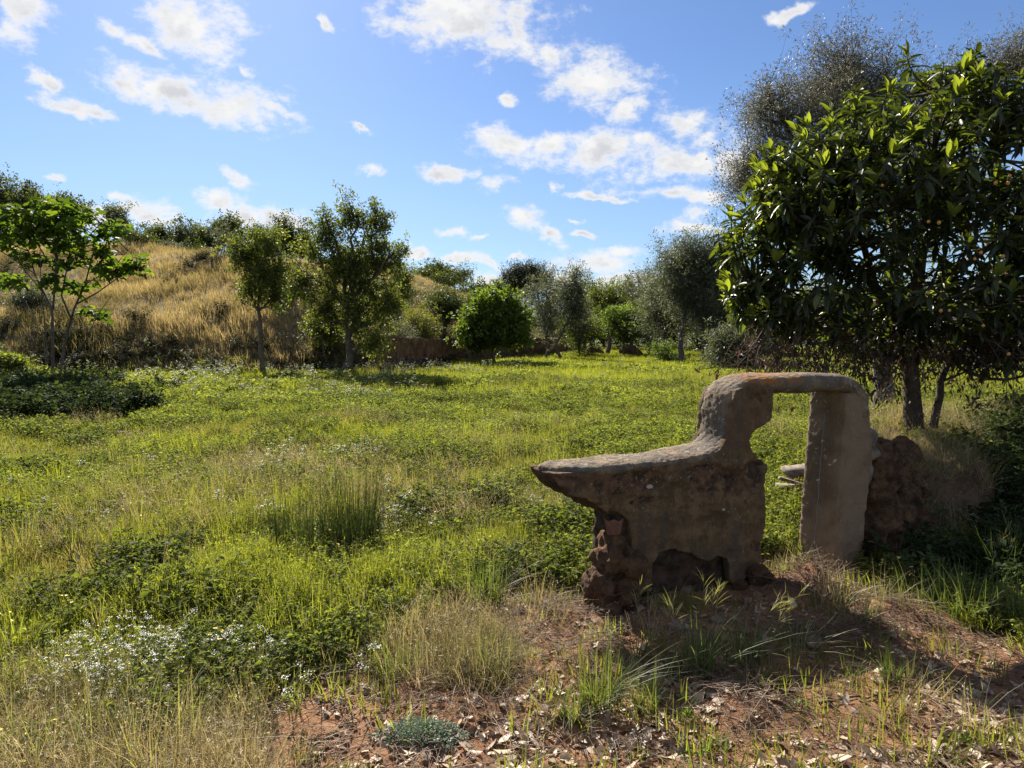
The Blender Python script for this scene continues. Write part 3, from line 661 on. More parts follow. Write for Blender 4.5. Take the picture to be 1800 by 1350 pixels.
    S = np.concatenate([S, [[0, 0, 1.15], [0, 0, -1.15]]]); idx = np.arange(32).reshape(4, 8); a_, c_ = idx[:-1], idx[1:]
    Q = np.stack([a_, c_, np.roll(c_, -1, 1), np.roll(a_, -1, 1)], -1).reshape(-1, 4)
    Tr = np.array([(32, i, (i + 1) % 8) for i in range(8)] + [(33, 24 + (i + 1) % 8, 24 + i) for i in range(8)])
    fm = mesh('fruit', S * .013, [Q, Tr], smooth=True, mats=[M['fruit']])
    for cx, cy, cnt in [(1775, 305, 7), (1740, 328, 2), (1620, 395, 2), (1650, 393, 2), (1556, 322, 2), (1705, 455, 2), (1722, 453, 3), (1765, 448, 3), (1775, 480, 2), (1627, 520, 2), (1658, 550, 5), (1720, 575, 2), (1770, 608, 2), (1540, 530, 2), (1765, 500, 1)]:
        for i in range(max(1, cnt // 2)):
            o = link('fruit', fm, root); p_ = Lp(cx, cy, -1.55 if cy > 250 and cx > 1590 else -1.1); o.location = p_ + rng.normal(size=3) * .035; o.scale = [rng.uniform(.8, 1.2)] * 3
build_loquat()

# ------------------------------------------------------------ young fig tree at the left
def build_fig():
    Y = 22.5; q = P(98, 660, Y); bx = q[0]; bz = float(H(bx, Y))
    root = empty('fig_tree', (bx, Y, bz), label='young multi stemmed fig tree with big lobed leaves before the slope at the left', category='tree')
    def Lp(px, py, dy=0): a = P(px, py, Y + dy); return np.array([a[0] - bx, dy, a[2] - bz])
    stems = [([(93, 668), (92, 600), (93, 545), (80, 520), (60, 480), (50, 440)], .07), ([(93, 545), (98, 480), (100, 420), (105, 380)], .05), ([(104, 668), (112, 610), (125, 560), (133, 535), (150, 500), (165, 440)], .07),
             ([(133, 535), (170, 515), (205, 490), (240, 465)], .04), ([(125, 560), (108, 520), (118, 470), (130, 400)], .045), ([(112, 640), (150, 600), (168, 560), (195, 520)], .03), ([(80, 640), (76, 590), (50, 540), (20, 490)], .025),
             ([(84, 640), (78, 560), (72, 500), (70, 420)], .03), ([(60, 600), (30, 560), (22, 520), (12, 500)], .022), ([(80, 520), (40, 470), (10, 420), (-30, 380)], .035), ([(98, 480), (60, 420), (30, 380)], .035), ([(150, 500), (200, 470), (225, 440)], .03), ([(120, 470), (160, 410), (190, 380)], .03), ([(60, 480), (0, 440), (-50, 420)], .03)]
    tb, limb = [], []
    for path, r in stems:
        p_ = np.array([Lp(a, b_, rng.normal() * .25 * (i > 0)) for i, (a, b_) in enumerate(path)])
        s = np.linspace(0, 1, len(p_)); tt = np.linspace(0, 1, 10); pp = np.stack([np.interp(tt, s, p_[:, i]) for i in range(3)], 1)
        r = r * .68; tb.append(tubes(pp[None], np.linspace(r, r * .35, 10)[None], 6)); limb.append(pp[4:])
    limb = np.concatenate(limb)
    lob = [(100, 400, 75, 38), (40, 400, 60, 45), (-20, 400, 50, 50), (60, 370, 40, 25), (150, 440, 50, 35), (205, 465, 42, 30), (190, 400, 30, 22), (70, 450, 45, 22), (30, 490, 25, 10), (165, 550, 22, 10), (140, 500, 30, 14), (95, 490, 30, 16), (120, 380, 50, 25), (235, 470, 22, 22)]
    tips = []
    for px, py, rx, ry in lob:
        c = Lp(px, py); k_ = Y / FPX; n = int(max(6, rx * ry / 78)); tips.append(ellip(n, (*c, rx * k_, rx * k_ * .9, ry * k_), .5))
    tips = np.concatenate(tips); st = limb[np.argmin(np.linalg.norm(tips[:, None] - limb[None], axis=2) + 1.2 * np.clip(limb[None, :, 2] - tips[:, None, 2], 0, 9), 1)]
    L = np.linalg.norm(tips - st, axis=1, keepdims=True)
    tb.append(tubes(bez(st, (st + tips) / 2 + rng.normal(size=tips.shape) * .1 * L, tips, 6), np.linspace(1, .4, 6)[None] * np.clip(.012 + .008 * L, 0, .03), 4))
    V, F, _ = cat(tb); link('trunk', mesh('fig_trunk', V, F, smooth=True, mats=[M['bark_grey']]), root)
    per = 7; n = len(tips) * per; ti = np.repeat(np.arange(len(tips)), per); k_ = np.tile(np.arange(per), len(tips)); ph = k_ * 2.4 + rng.random(n)
    dirv = np.stack([np.cos(ph), np.sin(ph), rng.uniform(-1.0, .5, n)], 1); pos = tips[ti] + dirv * rng.uniform(.02, .22, (n, 1)); 
    rot = rot_from(dirv, rng.normal(size=n) * .8); flip = rot[:, 2, 2] < 0; rot[flip] = rot[flip] * np.array([-1, 1, -1])[None, None]
    split_leaves(root, FIG, pos, rot, rng.uniform(.13, .27, n), np.clip(rng.normal(size=n) * .22 + .5, 0, 1), 'figleaf')
build_fig()

# ------------------------------------------------------------ solid helper: prisms welded by a voxel remesh, then weathered with noise
def remesh(V, F, voxel, smooth_it=4):
    me = bpy.data.meshes.new('tmp'); me.from_pydata([tuple(v) for v in V], [], [tuple(int(i) for i in f) for f in F]); me.update()
    o = bpy.data.objects.new('tmp', me); COL.objects.link(o)
    r = o.modifiers.new('r', 'REMESH'); r.mode = 'VOXEL'; r.voxel_size = voxel
    s = o.modifiers.new('s', 'SMOOTH'); s.iterations = smooth_it; s.factor = .5
    dg = bpy.context.evaluated_depsgraph_get(); ev = bpy.data.meshes.new_from_object(o.evaluated_get(dg))
    bpy.data.objects.remove(o); bpy.data.meshes.remove(me); return ev
def displace(me, fn):
    n = len(me.vertices); co = np.empty(n * 3, np.float32); me.vertices.foreach_get('co', co); co = co.reshape(-1, 3).astype(float)
    no = np.array([v.vector[:] for v in me.vertex_normals]) if n < 1 else np.empty(n * 3, np.float32)
    me.vertex_normals.foreach_get('vector', no); no = no.reshape(-1, 3).astype(float)
    co2 = co + fn(co, no)
    me.vertices.foreach_set('co', co2.astype(np.float32).ravel()); me.update()
    me.polygons.foreach_set('use_smooth', np.ones(len(me.polygons), bool))
def prism(poly, y0, y1):
    n = len(poly); V = [(u, y0, z) for u, z in poly] + [(u, y1, z) for u, z in poly]
    F = [list(range(n)), list(range(2 * n - 1, n - 1, -1))] + [[i, i + n, (i + 1) % n + n, (i + 1) % n] for i in range(n)]
    return V, F
def joinp(ps):
    V, F = [], []
    for v, f in ps: o = len(V); V += list(v); F += [[i + o for i in q] for q in f]
    return V, F

# ------------------------------------------------------------ the ruined wall with the arch
WA = R(26); WO = np.array([0.60, 4.24]); UD = np.array([math.cos(WA), math.sin(WA)]); VD = np.array([-math.sin(WA), math.cos(WA)])
def W(px, py, v=0.0):
    """measure a place on the plane of the wall face (v metres behind it)"""
    d = cam_ray(px, py); o2 = WO + VD * v
    t_ = float(np.dot(o2, VD) / (d[0] * VD[0] + d[1] * VD[1])); q = np.array([0, 0, CAM_H]) + d * t_
    return float(np.dot(q[:2] - WO, UD)), float(q[2])
def wall_mat(name, kind):
    m, t, out = new_mat(name); co = t.node('ShaderNodeTexCoord').outputs['Object']
    n1, n2, n3, n4 = t.noise(co, 2.6, 6, .62), t.noise(co, 9, 8, .7), t.noise(co, 45, 4, .7), t.noise(t.vmath('MULTIPLY', co, (9, 9, 1.3)), 1.0, 5, .6)
    if kind == 'coping': c = t.mix(t.ss(n2, .35, .65), (.105, .074, .046), (.255, .190, .125))
    else: c = t.mix(t.ss(n2, .35, .65), (.090, .055, .026), (.205, .130, .064))
    c = t.mix(t.ss(n1, .45, .62, 0, .7), c, (.115, .073, .043) if kind != 'coping' else (.12, .105, .09))
    c = t.mix(t.ss(n4, .52, .66, 0, .55), c, (.085, .065, .05))
    if kind == 'face': c = t.mix(t.ss(t.noise(co, 5.2, 5, .6), .62, .70, 0, .8), c, (.28, .13, .075))
    if kind == 'face':
        sp0 = t.node('ShaderNodeSeparateXYZ'); t.put(sp0.inputs[0], co)
        zone = t.math('MULTIPLY', t.ss(sp0.outputs[2], .42, .66), t.ss(sp0.outputs[2], .92, .80))
        c = t.mix(t.math('MULTIPLY', t.ss(t.noise(co, 11, 6, .7), .50, .60), t.math('ADD', t.math('MULTIPLY', zone, .5), .10)), c, (.045, .032, .022))
        under = t.mix(t.ss(n2, .4, .6), (.05, .03, .018), (.16, .085, .045)); under = t.mix(t.ss(n3, .5, .7), under, (.20, .14, .09))
        c = t.mix(A_('spall') if False else t.node('ShaderNodeAttribute', attribute_name='spall').outputs['Fac'], c, under)
        c = t.mix(t.ss(t.noise(co, 34, 3, .6), .66, .72, 0, .5), c, (.34, .28, .21))
    if kind == 'column': c = t.mix(t.ss(n1, .42, .66, .75, .15), c, (.27, .195, .125))
    vo = t.node('ShaderNodeTexVoronoi'); t.put(vo.inputs['Vector'], co); vo.inputs['Scale'].default_value = 26
    speck = t.math('MULTIPLY', t.ss(vo.outputs['Distance'], .08, .16, 1, 0), t.ss(t.noise(co, 3.3, 2), .5, .62))
    c = t.mix(t.math('MULTIPLY', speck, .6), c, (.48, .43, .36))
    if kind == 'coping':
        g = t.node('ShaderNodeNewGeometry'); sp = t.node('ShaderNodeSeparateXYZ'); t.put(sp.inputs[0], co)
        band = t.math('MULTIPLY', t.ss(sp.outputs[0], .98, 1.10), t.ss(sp.outputs[0], 1.36, 1.60, 1, 0))
        band = t.math('MULTIPLY', band, t.ss(sp.outputs[2], 1.30, 1.345))
        c = t.mix(t.math('MULTIPLY', band, t.ss(t.noise(co, 16, 7, .75), .46, .56)), c, (.33, .125, .022))
        lich = t.ss(t.noise(co, 17, 4, .75), .56, .66, 0, .7)
        c = t.mix(lich, c, (.36, .32, .26))
    if kind == 'column':  # the long pale crack down the jamb
        sp = t.node('ShaderNodeSeparateXYZ'); t.put(sp.inputs[0], co)
        wob = t.math('MULTIPLY', t.math('SUBTRACT', t.noise(t.vmath('MULTIPLY', co, (0, 0, 1)), 7, 5, .7), .5), .07)
        dd = t.math('ABSOLUTE', t.math('SUBTRACT', t.math('ADD', sp.outputs[1], wob), .165))
        c = t.mix(t.math('MULTIPLY', t.ss(dd, .002, .005, 1, 0), t.ss(sp.outputs[2], 1.05, 1.12, 1, 0)), c, (.50, .46, .38))
        c = t.mix(t.math('MULTIPLY', t.ss(dd, .003, .012, .6, 0), t.ss(sp.outputs[2], 1.1, 1.15, 1, 0)), c, (.10, .08, .06))
    p = t.node('ShaderNodeBsdfPrincipled'); t.put(p.inputs['Base Color'], c); p.inputs['Roughness'].default_value = .95; p.inputs['Specular IOR Level'].default_value = .25
    b = t.node('ShaderNodeBump'); b.inputs['Strength'].default_value = 1; b.inputs['Distance'].default_value = .02
    t.put(b.inputs['Height'], t.math('ADD', n2, t.math('MULTIPLY', n3, .7))); t.l.new(b.outputs[0], p.inputs['Normal']); t.l.new(p.outputs[0], out.inputs[0])
    return m
def build_wall():
    zb = -.12
    root = empty('ruined_wall', (WO[0], WO[1], 0), WA, label='ruined plastered wall fragment with a square opening under a rounded arch bar and a long broken arm', category='ruined wall')
    g = lambda pts: [W(*p) for p in pts]
    # rubble core, left panel
    low = g([(1090, 905), (1068, 905), (1050, 893), (1030, 880), (1002, 872), (985, 856), (974, 834), (1040, 831), (1110, 825), (1180, 817), (1250, 812), (1284, 800), (1298, 768), (1297, 735), (1300, 712), (1314, 694), (1340, 684), (1359, 684), (1358, 735), (1346, 748), (1326, 758), (1320, 775), (1326, 797), (1338, 809), (1351, 813), (1347, 870), (1344, 930), (1340, 990)])
    low += [(W(1340, 1000)[0], zb), (W(1078, 1000)[0], zb)]
    V, F = prism(low, .03, .29)
    core = remesh(V, F, .016, 2)
    def fc(co, no):
        n = fbm(co[:, 0] * 7, co[:, 1] * 7, co[:, 2] * 7, 4, 51); n2 = fbm(co[:, 0] * 28, co[:, 1] * 28, co[:, 2] * 28, 2, 57)
        under = sst(co[:, 2], .16, .04) if False else (1 - sst(co[:, 2], .12, .30)) * (co[:, 0] > .15) * (co[:, 0] < 1.10)
        return no * (.007 * n + .009 * n2)[:, None] + np.stack([np.zeros(len(n)), under * .05 * (co[:, 1] < .15), np.zeros(len(n))], 1)
    displace(core, fc); core.materials.append(M['rubble']); link('masonry_core', core, root, label='dark exposed rubble core')
    # plaster skin, standing proud of the core with a broken lower edge
    sk = g([(1104, 915), (1084, 905), (1066, 903), (1052, 892), (1032, 879), (1003, 871), (987, 856), (972, 832), (1040, 829), (1110, 823), (1180, 815), (1246, 803), (1268, 790), (1280, 766), (1283, 735), (1286, 710), (1296, 686), (1322, 673), (1359, 678), (1358, 736), (1345, 749), (1325, 759), (1319, 776), (1325, 798), (1337, 810), (1351, 814), (1347, 870), (1344, 930), (1338, 990), (1322, 1005), (1295, 1035), (1284, 1020), (1280, 985), (1262, 978), (1248, 988), (1232, 985), (1214, 972), (1185, 968), (1160, 974), (1148, 990), (1145, 1040), (1118, 1045), (1112, 985), (1110, 950)])
    V, F = prism(sk, 0, .06); V2, F2 = prism(sk, .26, .31)
    skin = remesh(*joinp([(V, F), (V2, F2)]), .009, 1)
    def fs(co, no):
        n = fbm(co[:, 0] * 4, co[:, 1] * 4, co[:, 2] * 4, 3, 61); n2 = fbm(co[:, 0] * 22, co[:, 1] * 22, co[:, 2] * 22, 3, 67)
        pit = np.clip(vn(co[:, 0] * 9, co[:, 1] * 9, co[:, 2] * 9, 71) - .40, 0, 1) + .6 * np.clip(fbm(co[:, 0] * 6, 3, co[:, 2] * 14, 3, 73) - .1, 0, .5) * sst(co[:, 2], .45, .7) * (1 - sst(co[:, 2], .80, .9))
        return no * (.0035 * n + .0025 * n2 - .04 * pit)[:, None] + np.stack([0 * n, .016 * spall(co) * (co[:, 1] < .1), 0 * n], 1)
    def spall(co):
        u, z = co[:, 0], co[:, 2]
        zone = .55 * sst(z, .55, .72) * (1 - sst(z, .80, .86)) * (u < 1.15) + .5 * sst(u, .98, 1.08) * sst(z, .70, .8) * (1 - sst(z, 1.15, 1.25)) + .25 * (1 - sst(z, .25, .4))
        return sst(fbm(u * 4.5, 3.3, z * 8, 4, 75) * .55 + zone, .50, .60)
    sp_ = None
    n_ = len(skin.vertices); c0 = np.empty(n_ * 3, np.float32); skin.vertices.foreach_get('co', c0); sp_ = spall(c0.reshape(-1, 3).astype(float))
    displace(skin, fs)
    a_ = skin.attributes.new('spall', 'FLOAT', 'POINT'); a_.data.foreach_set('value', sp_.astype(np.float32)); skin.materials.append(wall_mat('plaster', 'face')); link('plaster_face', skin, root)
    # right column with its jamb
    colp = g([(1488, 690), (1528, 690), (1530, 745), (1534, 790), (1528, 850), (1521, 930), (1517, 985)]) + [(W(1515, 1000)[0], zb), (W(1464, 1000)[0], zb)] + g([(1464, 990), (1470, 900), (1478, 800)])
    V, F = prism(colp, 0, .31); colm = remesh(V, F, .010, 1)
    displace(colm, lambda co, no: no * (.003 * fbm(co[:, 0] * 5, co[:, 1] * 5, co[:, 2] * 3, 3, 81) - .02 * np.clip(vn(co[:, 0] * 14, co[:, 1] * 14, co[:, 2] * 14, 85) - .55, 0, 1) + .002 * fbm(co[:, 0] * 25, co[:, 1] * 25, co[:, 2] * 25, 3, 83))[:, None])
    colm.materials.append(wall_mat('column_plaster', 'column')); link('column', colm, root, label='upright plastered column right of the opening with a long pale crack')
    sh = g([(1525, 745), (1545, 752), (1552, 768), (1546, 785), (1550, 800), (1538, 815), (1532, 860), (1522, 830)])
    V, F = prism(sh, .02, .24); shm = remesh(V, F, .012, 3); displace(shm, lambda co, no: no * (.02 * fbm(co[:, 0] * 9, co[:, 1] * 9, co[:, 2] * 9, 3, 91))[:, None])
    shm.materials.append(M['rubble2']); link('broken_shoulder', shm, root)
    # coping: rounded section swept along the top
    path = g([(982, 833), (1005, 831), (1060, 828), (1120, 821), (1180, 815), (1240, 806), (1268, 799), (1286, 782), (1292, 750), (1294, 715), (1302, 692), (1322, 679), (1350, 676), (1400, 675), (1450, 673), (1490, 674), (1512, 684), (1520, 705), (1521, 735)])
    path = np.array(path); path = np.concatenate([path[:1] - [[.02, -.0]], path])
    s = np.concatenate([[0], np.cumsum(np.linalg.norm(np.diff(path, axis=0), axis=1))]); ns = 70; tt = np.linspace(0, s[-1], ns)
    pp = np.stack([np.interp(tt, s, path[:, i]) for i in range(2)], 1)
    for _ in range(1): pp[1:-1] = (pp[:-2] + 2 * pp[1:-1] + pp[2:]) / 4
    tg = np.gradient(pp, axis=0); tg /= np.linalg.norm(tg, axis=1, keepdims=True); nn = np.stack([-tg[:, 1], tg[:, 0]], 1)
    # half thickness: thin on the arm, thick on neck and bar
    half = np.interp(tt, [0, .06, .5, 1.05, 1.25, 1.6, 1.9, s[-1]], [.026, .036, .040, .046, .055, .062, .070, .066])
    dep = np.interp(tt, [0, .12, .4, 1.12, 1.32, 1.62, 1.85, s[-1]], [.06, .135, .164, .164, .148, .148, .166, .166])
    ks = 20; th = np.arange(ks) / ks * 2 * np.pi
    sec = np.stack([np.sign(np.cos(th)) * np.abs(np.cos(th)) ** .62, np.sign(np.sin(th)) * np.abs(np.sin(th)) ** .75], 1)
    V = np.zeros((ns, ks, 3))
    for j in range(ks):
        V[:, j, 1] = .155 + sec[j, 0] * dep
        off = sec[j, 1] * half
        V[:, j, 0] = pp[:, 0] + nn[:, 0] * off; V[:, j, 2] = pp[:, 1] + nn[:, 1] * off
    idx = np.arange(ns * ks).reshape(ns, ks); F = np.stack([idx[:-1], np.roll(idx[:-1], -1, 1), np.roll(idx[1:], -1, 1), idx[1:]], -1).reshape(-1, 4).tolist()
    F += [idx[0][::-1].tolist(), idx[-1].tolist()]
    cop = remesh(V.reshape(-1, 3), F, .010, 2)
    def fcp(co, no):
        rough = 1 - .6 * sst(co[:, 0], 1.05, 1.3)
        n = fbm(co[:, 0] * 8, co[:, 1] * 8, co[:, 2] * 8, 3, 101); n2 = fbm(co[:, 0] * 45, co[:, 1] * 45, co[:, 2] * 45, 3, 103, .7)
        return no * (rough * (.0045 * n + .0035 * n2) + .008 * fbm(co[:, 0] * 3, co[:, 1] * 3, co[:, 2] * 3, 2, 107))[:, None]
    displace(cop, fcp); cop.materials.append(wall_mat('coping_concrete', 'coping')); link('coping', cop, root, label='rough rounded coping with an orange lichen patch on the arch bar')
    # pale stones set in the plaster
    for px, py, s_ in [(1142, 856, .015), (1272, 896, .010)]:
        u, z = W(px, py); v = rock(.5, 200 + px); o = link('inset_stone', mesh('inset_stone', v[0] * [1.3, .5, .8] * s_ * 1.2, v[1], smooth=True, mats=[M['palestone']]), root); o.location = (u, .002, z)
    return root
def ico(sub=2):
    import bmesh
    bm = bmesh.new(); bmesh.ops.create_icosphere(bm, subdivisions=sub, radius=1); bm.verts.ensure_lookup_table()
    V = np.array([v.co[:] for v in bm.verts]); F = np.array([[v.index for v in f.verts] for f in bm.faces]); bm.free(); return V, F
ICO1, ICO2, ICO3, ICO4 = ico(1), ico(2), ico(3), ico(5)
def rock(amp, seed, base=None):
    V, F = base or ICO2
    r = 1 + amp * .5 * fbm(V[:, 0] * 1.3 + seed, V[:, 1] * 1.3, V[:, 2] * 1.3, 3, seed % 97)
    return V * r[:, None], F
M['rubble'] = solid('rubble', (.035, .024, .016), (.10, .066, .042), 16, 1, 1, .02, c3=(.12, .07, .045))
M['rubble2'] = solid('rubble2', (.13, .105, .08), (.24, .20, .15), 14, 1, 1, .015)
M['palestone'] = solid('palestone', (.30, .26, .20), (.42, .37, .30), 14, .9, .4, .004)
wall_root = build_wall()

def lump(name, label, cat_, pieces, mat, voxel, amp, freq, seed, loc, rz=0, parent=None, smooth_it=3):
    ps = []
    for (x, y, z, a, b_, c_) in pieces:
        v, f = rock(.35, seed + int(abs(x * 991)) % 50, ICO3); ps.append(((v * [a, b_, c_] + [x, y, z]).tolist(), f.tolist()))
    me = remesh(*joinp(ps), voxel, smooth_it)
    displace(me, lambda co, no: no * (amp * fbm(co[:, 0] * freq, co[:, 1] * freq, co[:, 2] * freq, 4, seed) + amp * .4 * fbm(co[:, 0] * freq * 4, co[:, 1] * freq * 4, co[:, 2] * freq * 4, 2, seed + 3))[:, None])
    me.materials.append(M[mat])
    o = link(name, me, parent)
    if label: o['label'] = label
    if cat_: o['category'] = cat_
    o.location = loc; o.rotation_euler.z = rz; return o
# red earth stub at the broken end, with a clay collar on top
def build_stub():
    def q(px, py, v=0): u, z = W(px, py, v); return u, z
    root = empty('earth_stub', (WO[0], WO[1], 0), WA, label='crumbling red earth stub standing under the broken end of the wall arm', category='earth stub')
    pcs = []
    for px, py, rx, rz in [(1082, 955, .055, .07), (1072, 985, .07, .09), (1105, 990, .08, .11), (1058, 1030, .075, .12), (1098, 1045, .12, .16), (1060, 1070, .09, .10), (1115, 1085, .11, .10)]:
        u, z = q(px, py, .02); pcs.append((u, .05 + .03 * math.sin(px), z, rx, .13, rz))
    lump('stub_body', None, None, pcs, 'earth', .011, .018, 13, 111, (0, 0, 0), parent=root, smooth_it=2)
    u, z = q(1084, 938, .02)
    th = np.linspace(0, 2 * np.pi, 25)[:-1]; prof = [(.040, -.01), (.046, .03), (.058, .075), (.060, .085), (.050, .085), (.040, .05), (.0, .045)]
    V = np.array([[(r * (1 + .03 * math.sin(3 * a)) * math.cos(a), r * math.sin(a), h_ + .006 * math.sin(5 * a) * (h_ > .07)) for a in th] for r, h_ in prof]).reshape(-1, 3)
    idx = np.arange(len(prof) * 24).reshape(len(prof), 24); F = np.stack([idx[:-1], np.roll(idx[:-1], -1, 1), np.roll(idx[1:], -1, 1), idx[1:]], -1).reshape(-1, 4)
    o = link('clay_collar', mesh('clay_collar', V, F, smooth=True, mats=[M['terracotta']]), root, label='broken dark clay collar with an open rim'); o.location = (u, .05, z)
build_stub()
def ground_pt(px, py):
    d = cam_ray(px, py); t_ = np.geomspace(1, 200, 1500); q = np.array([0, 0, CAM_H]) + d[None] * t_[:, None]
    below = np.where(q[:, 2] < H(q[:, 0], q[:, 1]))[0]; k_ = below[0] if len(below) else -1; return q[k_]
for i, (px, py, a, b_, c_, lb) in enumerate([(1335, 1022, .085, .07, .085, 'large brown rubble stone leaning on the wall foot beside the opening'), (1300, 1034, .05, .06, .045, 'rounded stone at the wall foot left of the large rubble stone'),
        (1205, 1040, .045, .04, .03, 'flat stone in the shade under the middle of the wall'), (1262, 1092, .05, .04, .02, 'flat stone lying in the shade before the wall'), (1190, 1105, .055, .04, .03, 'brown stone behind the drooping grass heads'),
        (700, 1052, .09, .07, .06, 'dark clod mound at the left edge of the bare earth'), (800, 1060, .05, .04, .04, 'reddish stone beside the dry grass clump'), (690, 1140, .02, .018, .012, 'small pale stone left of the golden grass'),
        (1430, 1130, .07, .04, .02, 'flat slab half buried in shaded grass'), (560, 1232, .025, .02, .016, 'rounded red pebble stone on the bare earth at the left'), (1000, 1272, .03, .022, .012, 'pale stone below the big green tuft')]):
    q = ground_pt(px, py); v, f = rock(.6, 300 + i * 7, ICO3)
    o = link('stone', mesh('stone', v * [a, b_, c_], f, smooth=True, mats=[M['stone' if i not in (5, 0, 1) else 'earth']]), label=lb, category='stone', group='stones round the wall foot'); o.location = q + [0, 0, c_ * .35]; o.rotation_euler = (rng.uniform(-.2, .2), rng.uniform(-.2, .2), i * 1.3)

# earth wall running on to the right of the column, crumbling into the bank
def build_earth_wall():
    pcs = []
    for i in range(13):
        u = 2.33 + i * .15; top = .86 - .04 * i * .6 - (max(0, i - 8) * .09)
        pcs.append((u, .26 + .055 * i, top / 2 - .1, .17, .28, top / 2 + .14)); pcs.append((u + .04, .22 + .055 * i, .15, .2, .30, .34))
    o = lump('earth_wall', 'crumbling dark earth wall running right from the column with straw along its top', 'earth wall', pcs, 'earth', .016, .045, 8, 131, (WO[0], WO[1], 0), WA, smooth_it=3)
build_earth_wall()

# far rammed earth wall with a rubble stone footing
def far_wall():
    pts = FOOT[3:6] + np.array([[.2, -.25], [.2, -.25], [.2, -.3]])
    s = np.concatenate([[0], np.cumsum(np.linalg.norm(np.diff(pts, axis=0), axis=1))])
    root = empty('far_wall', (0, 0, 0), label='long low rammed earth retaining wall with stone footing behind the field', category='retaining wall')
    n = 420; tt = np.linspace(0, s[-1], n); cx = np.interp(tt, s, pts[:, 0]); cy = np.interp(tt, s, pts[:, 1]); cx = cx + .1 * vn(tt / 2, 0 * tt, 0, 7)
    gz = H(cx, cy - .6) ; top = P(900, 598, 40)[2] * 0 + 1.74 + .05 * fbm(tt / .8, 0 * tt, 0, 3, 9) - .12 * (tt > 5) * 0
    top = np.maximum(top + .10 * sst(tt, 8, 30), gz + .75); top = np.where(tt < 1.6, gz + .15 + (top - gz) * sst(tt, 0.0, 1.6), top)
    nr = 34; V = []
    tgx = np.gradient(cx); tgy = np.gradient(cy); L = np.hypot(tgx, tgy); nx, ny = tgy / L, -tgx / L
    for j in range(nr):
        if j < 26:
            f_ = j / 25; z = gz - .25 + (top - gz + .25) * f_; off = .22 - .08 * f_ + .035 * fbm(tt / .5, z * 3, 0, 4, 15) + (.05 * fbm(tt / .16, z * 9, 0, 2, 19)) * (f_ < .55)
        else: g_ = (j - 25) / 8; z = top - .02 * g_ + .02 * fbm(tt / .3, 0 * tt + g_, 0, 2, 4); off = .14 - .75 * g_
        V.append(np.stack([cx + nx * off, cy + ny * off, z + 0 * tt], 1))
    V = np.array(V); idx = np.arange(nr * n).reshape(nr, n); F = np.stack([idx[:-1, :-1], idx[:-1, 1:], idx[1:, 1:], idx[1:, :-1]], -1).reshape(-1, 4)
    m = solid('rammed_earth', (.11, .058, .028), (.21, .12, .058), 3, 1, 1, .05, c3=(.07, .043, .025)); link('rammed_face', mesh('rammed_face', V.reshape(-1, 3), F, smooth=True, mats=[m]), root)
    # footing stones, one mass
    m_ = 1500; ti = rng.uniform(.3, s[-1] * .8, m_); zz = rng.random(m_) ** 1.2 * .6; x_ = np.interp(ti, tt, cx); y_ = np.interp(ti, tt, cy); g_ = np.interp(ti, tt, gz); nxx = np.interp(ti, tt, nx); nyy = np.interp(ti, tt, ny)
    pos = np.stack([x_ + nxx * .20, y_ + nyy * .20, g_ + zz], 1); rot = rot_from(np.stack([-nyy, nxx, rng.normal(size=m_) * .1], 1), rng.normal(size=m_) * .2)
    v, f = rock(.5, 5, ICO1); sc3 = np.stack([rng.uniform(.05, .1, m_), rng.uniform(.07, .15, m_), rng.uniform(.03, .055, m_)], 1)
    V, F, tn = scatter(v, f, pos, rot, sc3, rng.random(m_)); link('footing_stones', mesh('footing_stones', V, F, tn, True, [M['stone_dark']]), root, kind='stuff')
M['stone_dark'] = solid('stone_dark', (.08, .055, .04), (.17, .12, .085), 5, 1, .6, .01)
far_wall()
for px, py, Y_, a, b_, c_, lb in [(1043, 608, 55, .62, .6, .50, 'rounded stump of earth wall at the back of the field under the crooked oak'), (1105, 606, 53, .75, .6, .48, 'wider overgrown stump of earth wall right of the first stump')]:
    q = P(px, py, Y_); z = float(H(q[0], Y_)); lump('wall_stump', lb, 'wall stump', [(0, 0, c_ * .6, a, b_, c_ + .1), (.25, 0, c_ * .3, a, b_, c_)], 'earth', .06, .07, 3, 141 + px, (q[0], Y_, z))

# weathered boards behind the opening
for i, (px, py, ln, wd, rz, ry, dz, lb) in enumerate([(1402, 812, .30, .15, .25, -.05, .33, 'upper grey weathered board stub seen through the opening'), (1398, 850, .38, .12, .1, .10, .16, 'lower split grey board seen through the opening'),
        (1396, 842, .36, .05, .1, .30, .20, 'thin slanting lath above the lower board'), (1404, 868, .38, .14, -.1, .02, .05, 'dark bottom board lying in the weeds behind the opening')]):
    q = P(px, 868, 7.0); z0 = float(H(q[0], 7.0)); n = 12
    xs = np.linspace(-ln / 2, ln / 2, n); V = []
    for x in xs:
        e = .008 * vn(x * 30, i * 3.1, 0, 5); V += [(x, -wd / 2 + e, -.014), (x, wd / 2 - e, -.014), (x, wd / 2 - e, .014), (x, -wd / 2 + e, .014)]
    idx = np.arange(n * 4).reshape(n, 4); F = np.concatenate([np.stack([idx[:-1], np.roll(idx[:-1], -1, 1), np.roll(idx[1:], -1, 1), idx[1:]], -1).reshape(-1, 4), [idx[0][::-1], idx[-1]]])
    o = link('board', mesh('board', V, F, mats=[M['wood']]), label=lb, category='board', group='boards behind the opening'); o.location = (q[0] + .02 * i, 7.0 + .03 * i, z0 + .04 + dz * 1.0); o.rotation_euler = (.5 if i in (0,) else .15, ry, rz)
q = P(1408, 868, 7.08); z0 = float(H(q[0], 7.08))
lump('earth_pile', 'low pile of earth and roots carrying the boards behind the opening', 'earth pile', [(.03, .12, .05, .20, .16, .20), (.15, .16, .12, .18, .16, .24)], 'earth', .02, .03, 8, 171, (q[0], 7.15, z0))

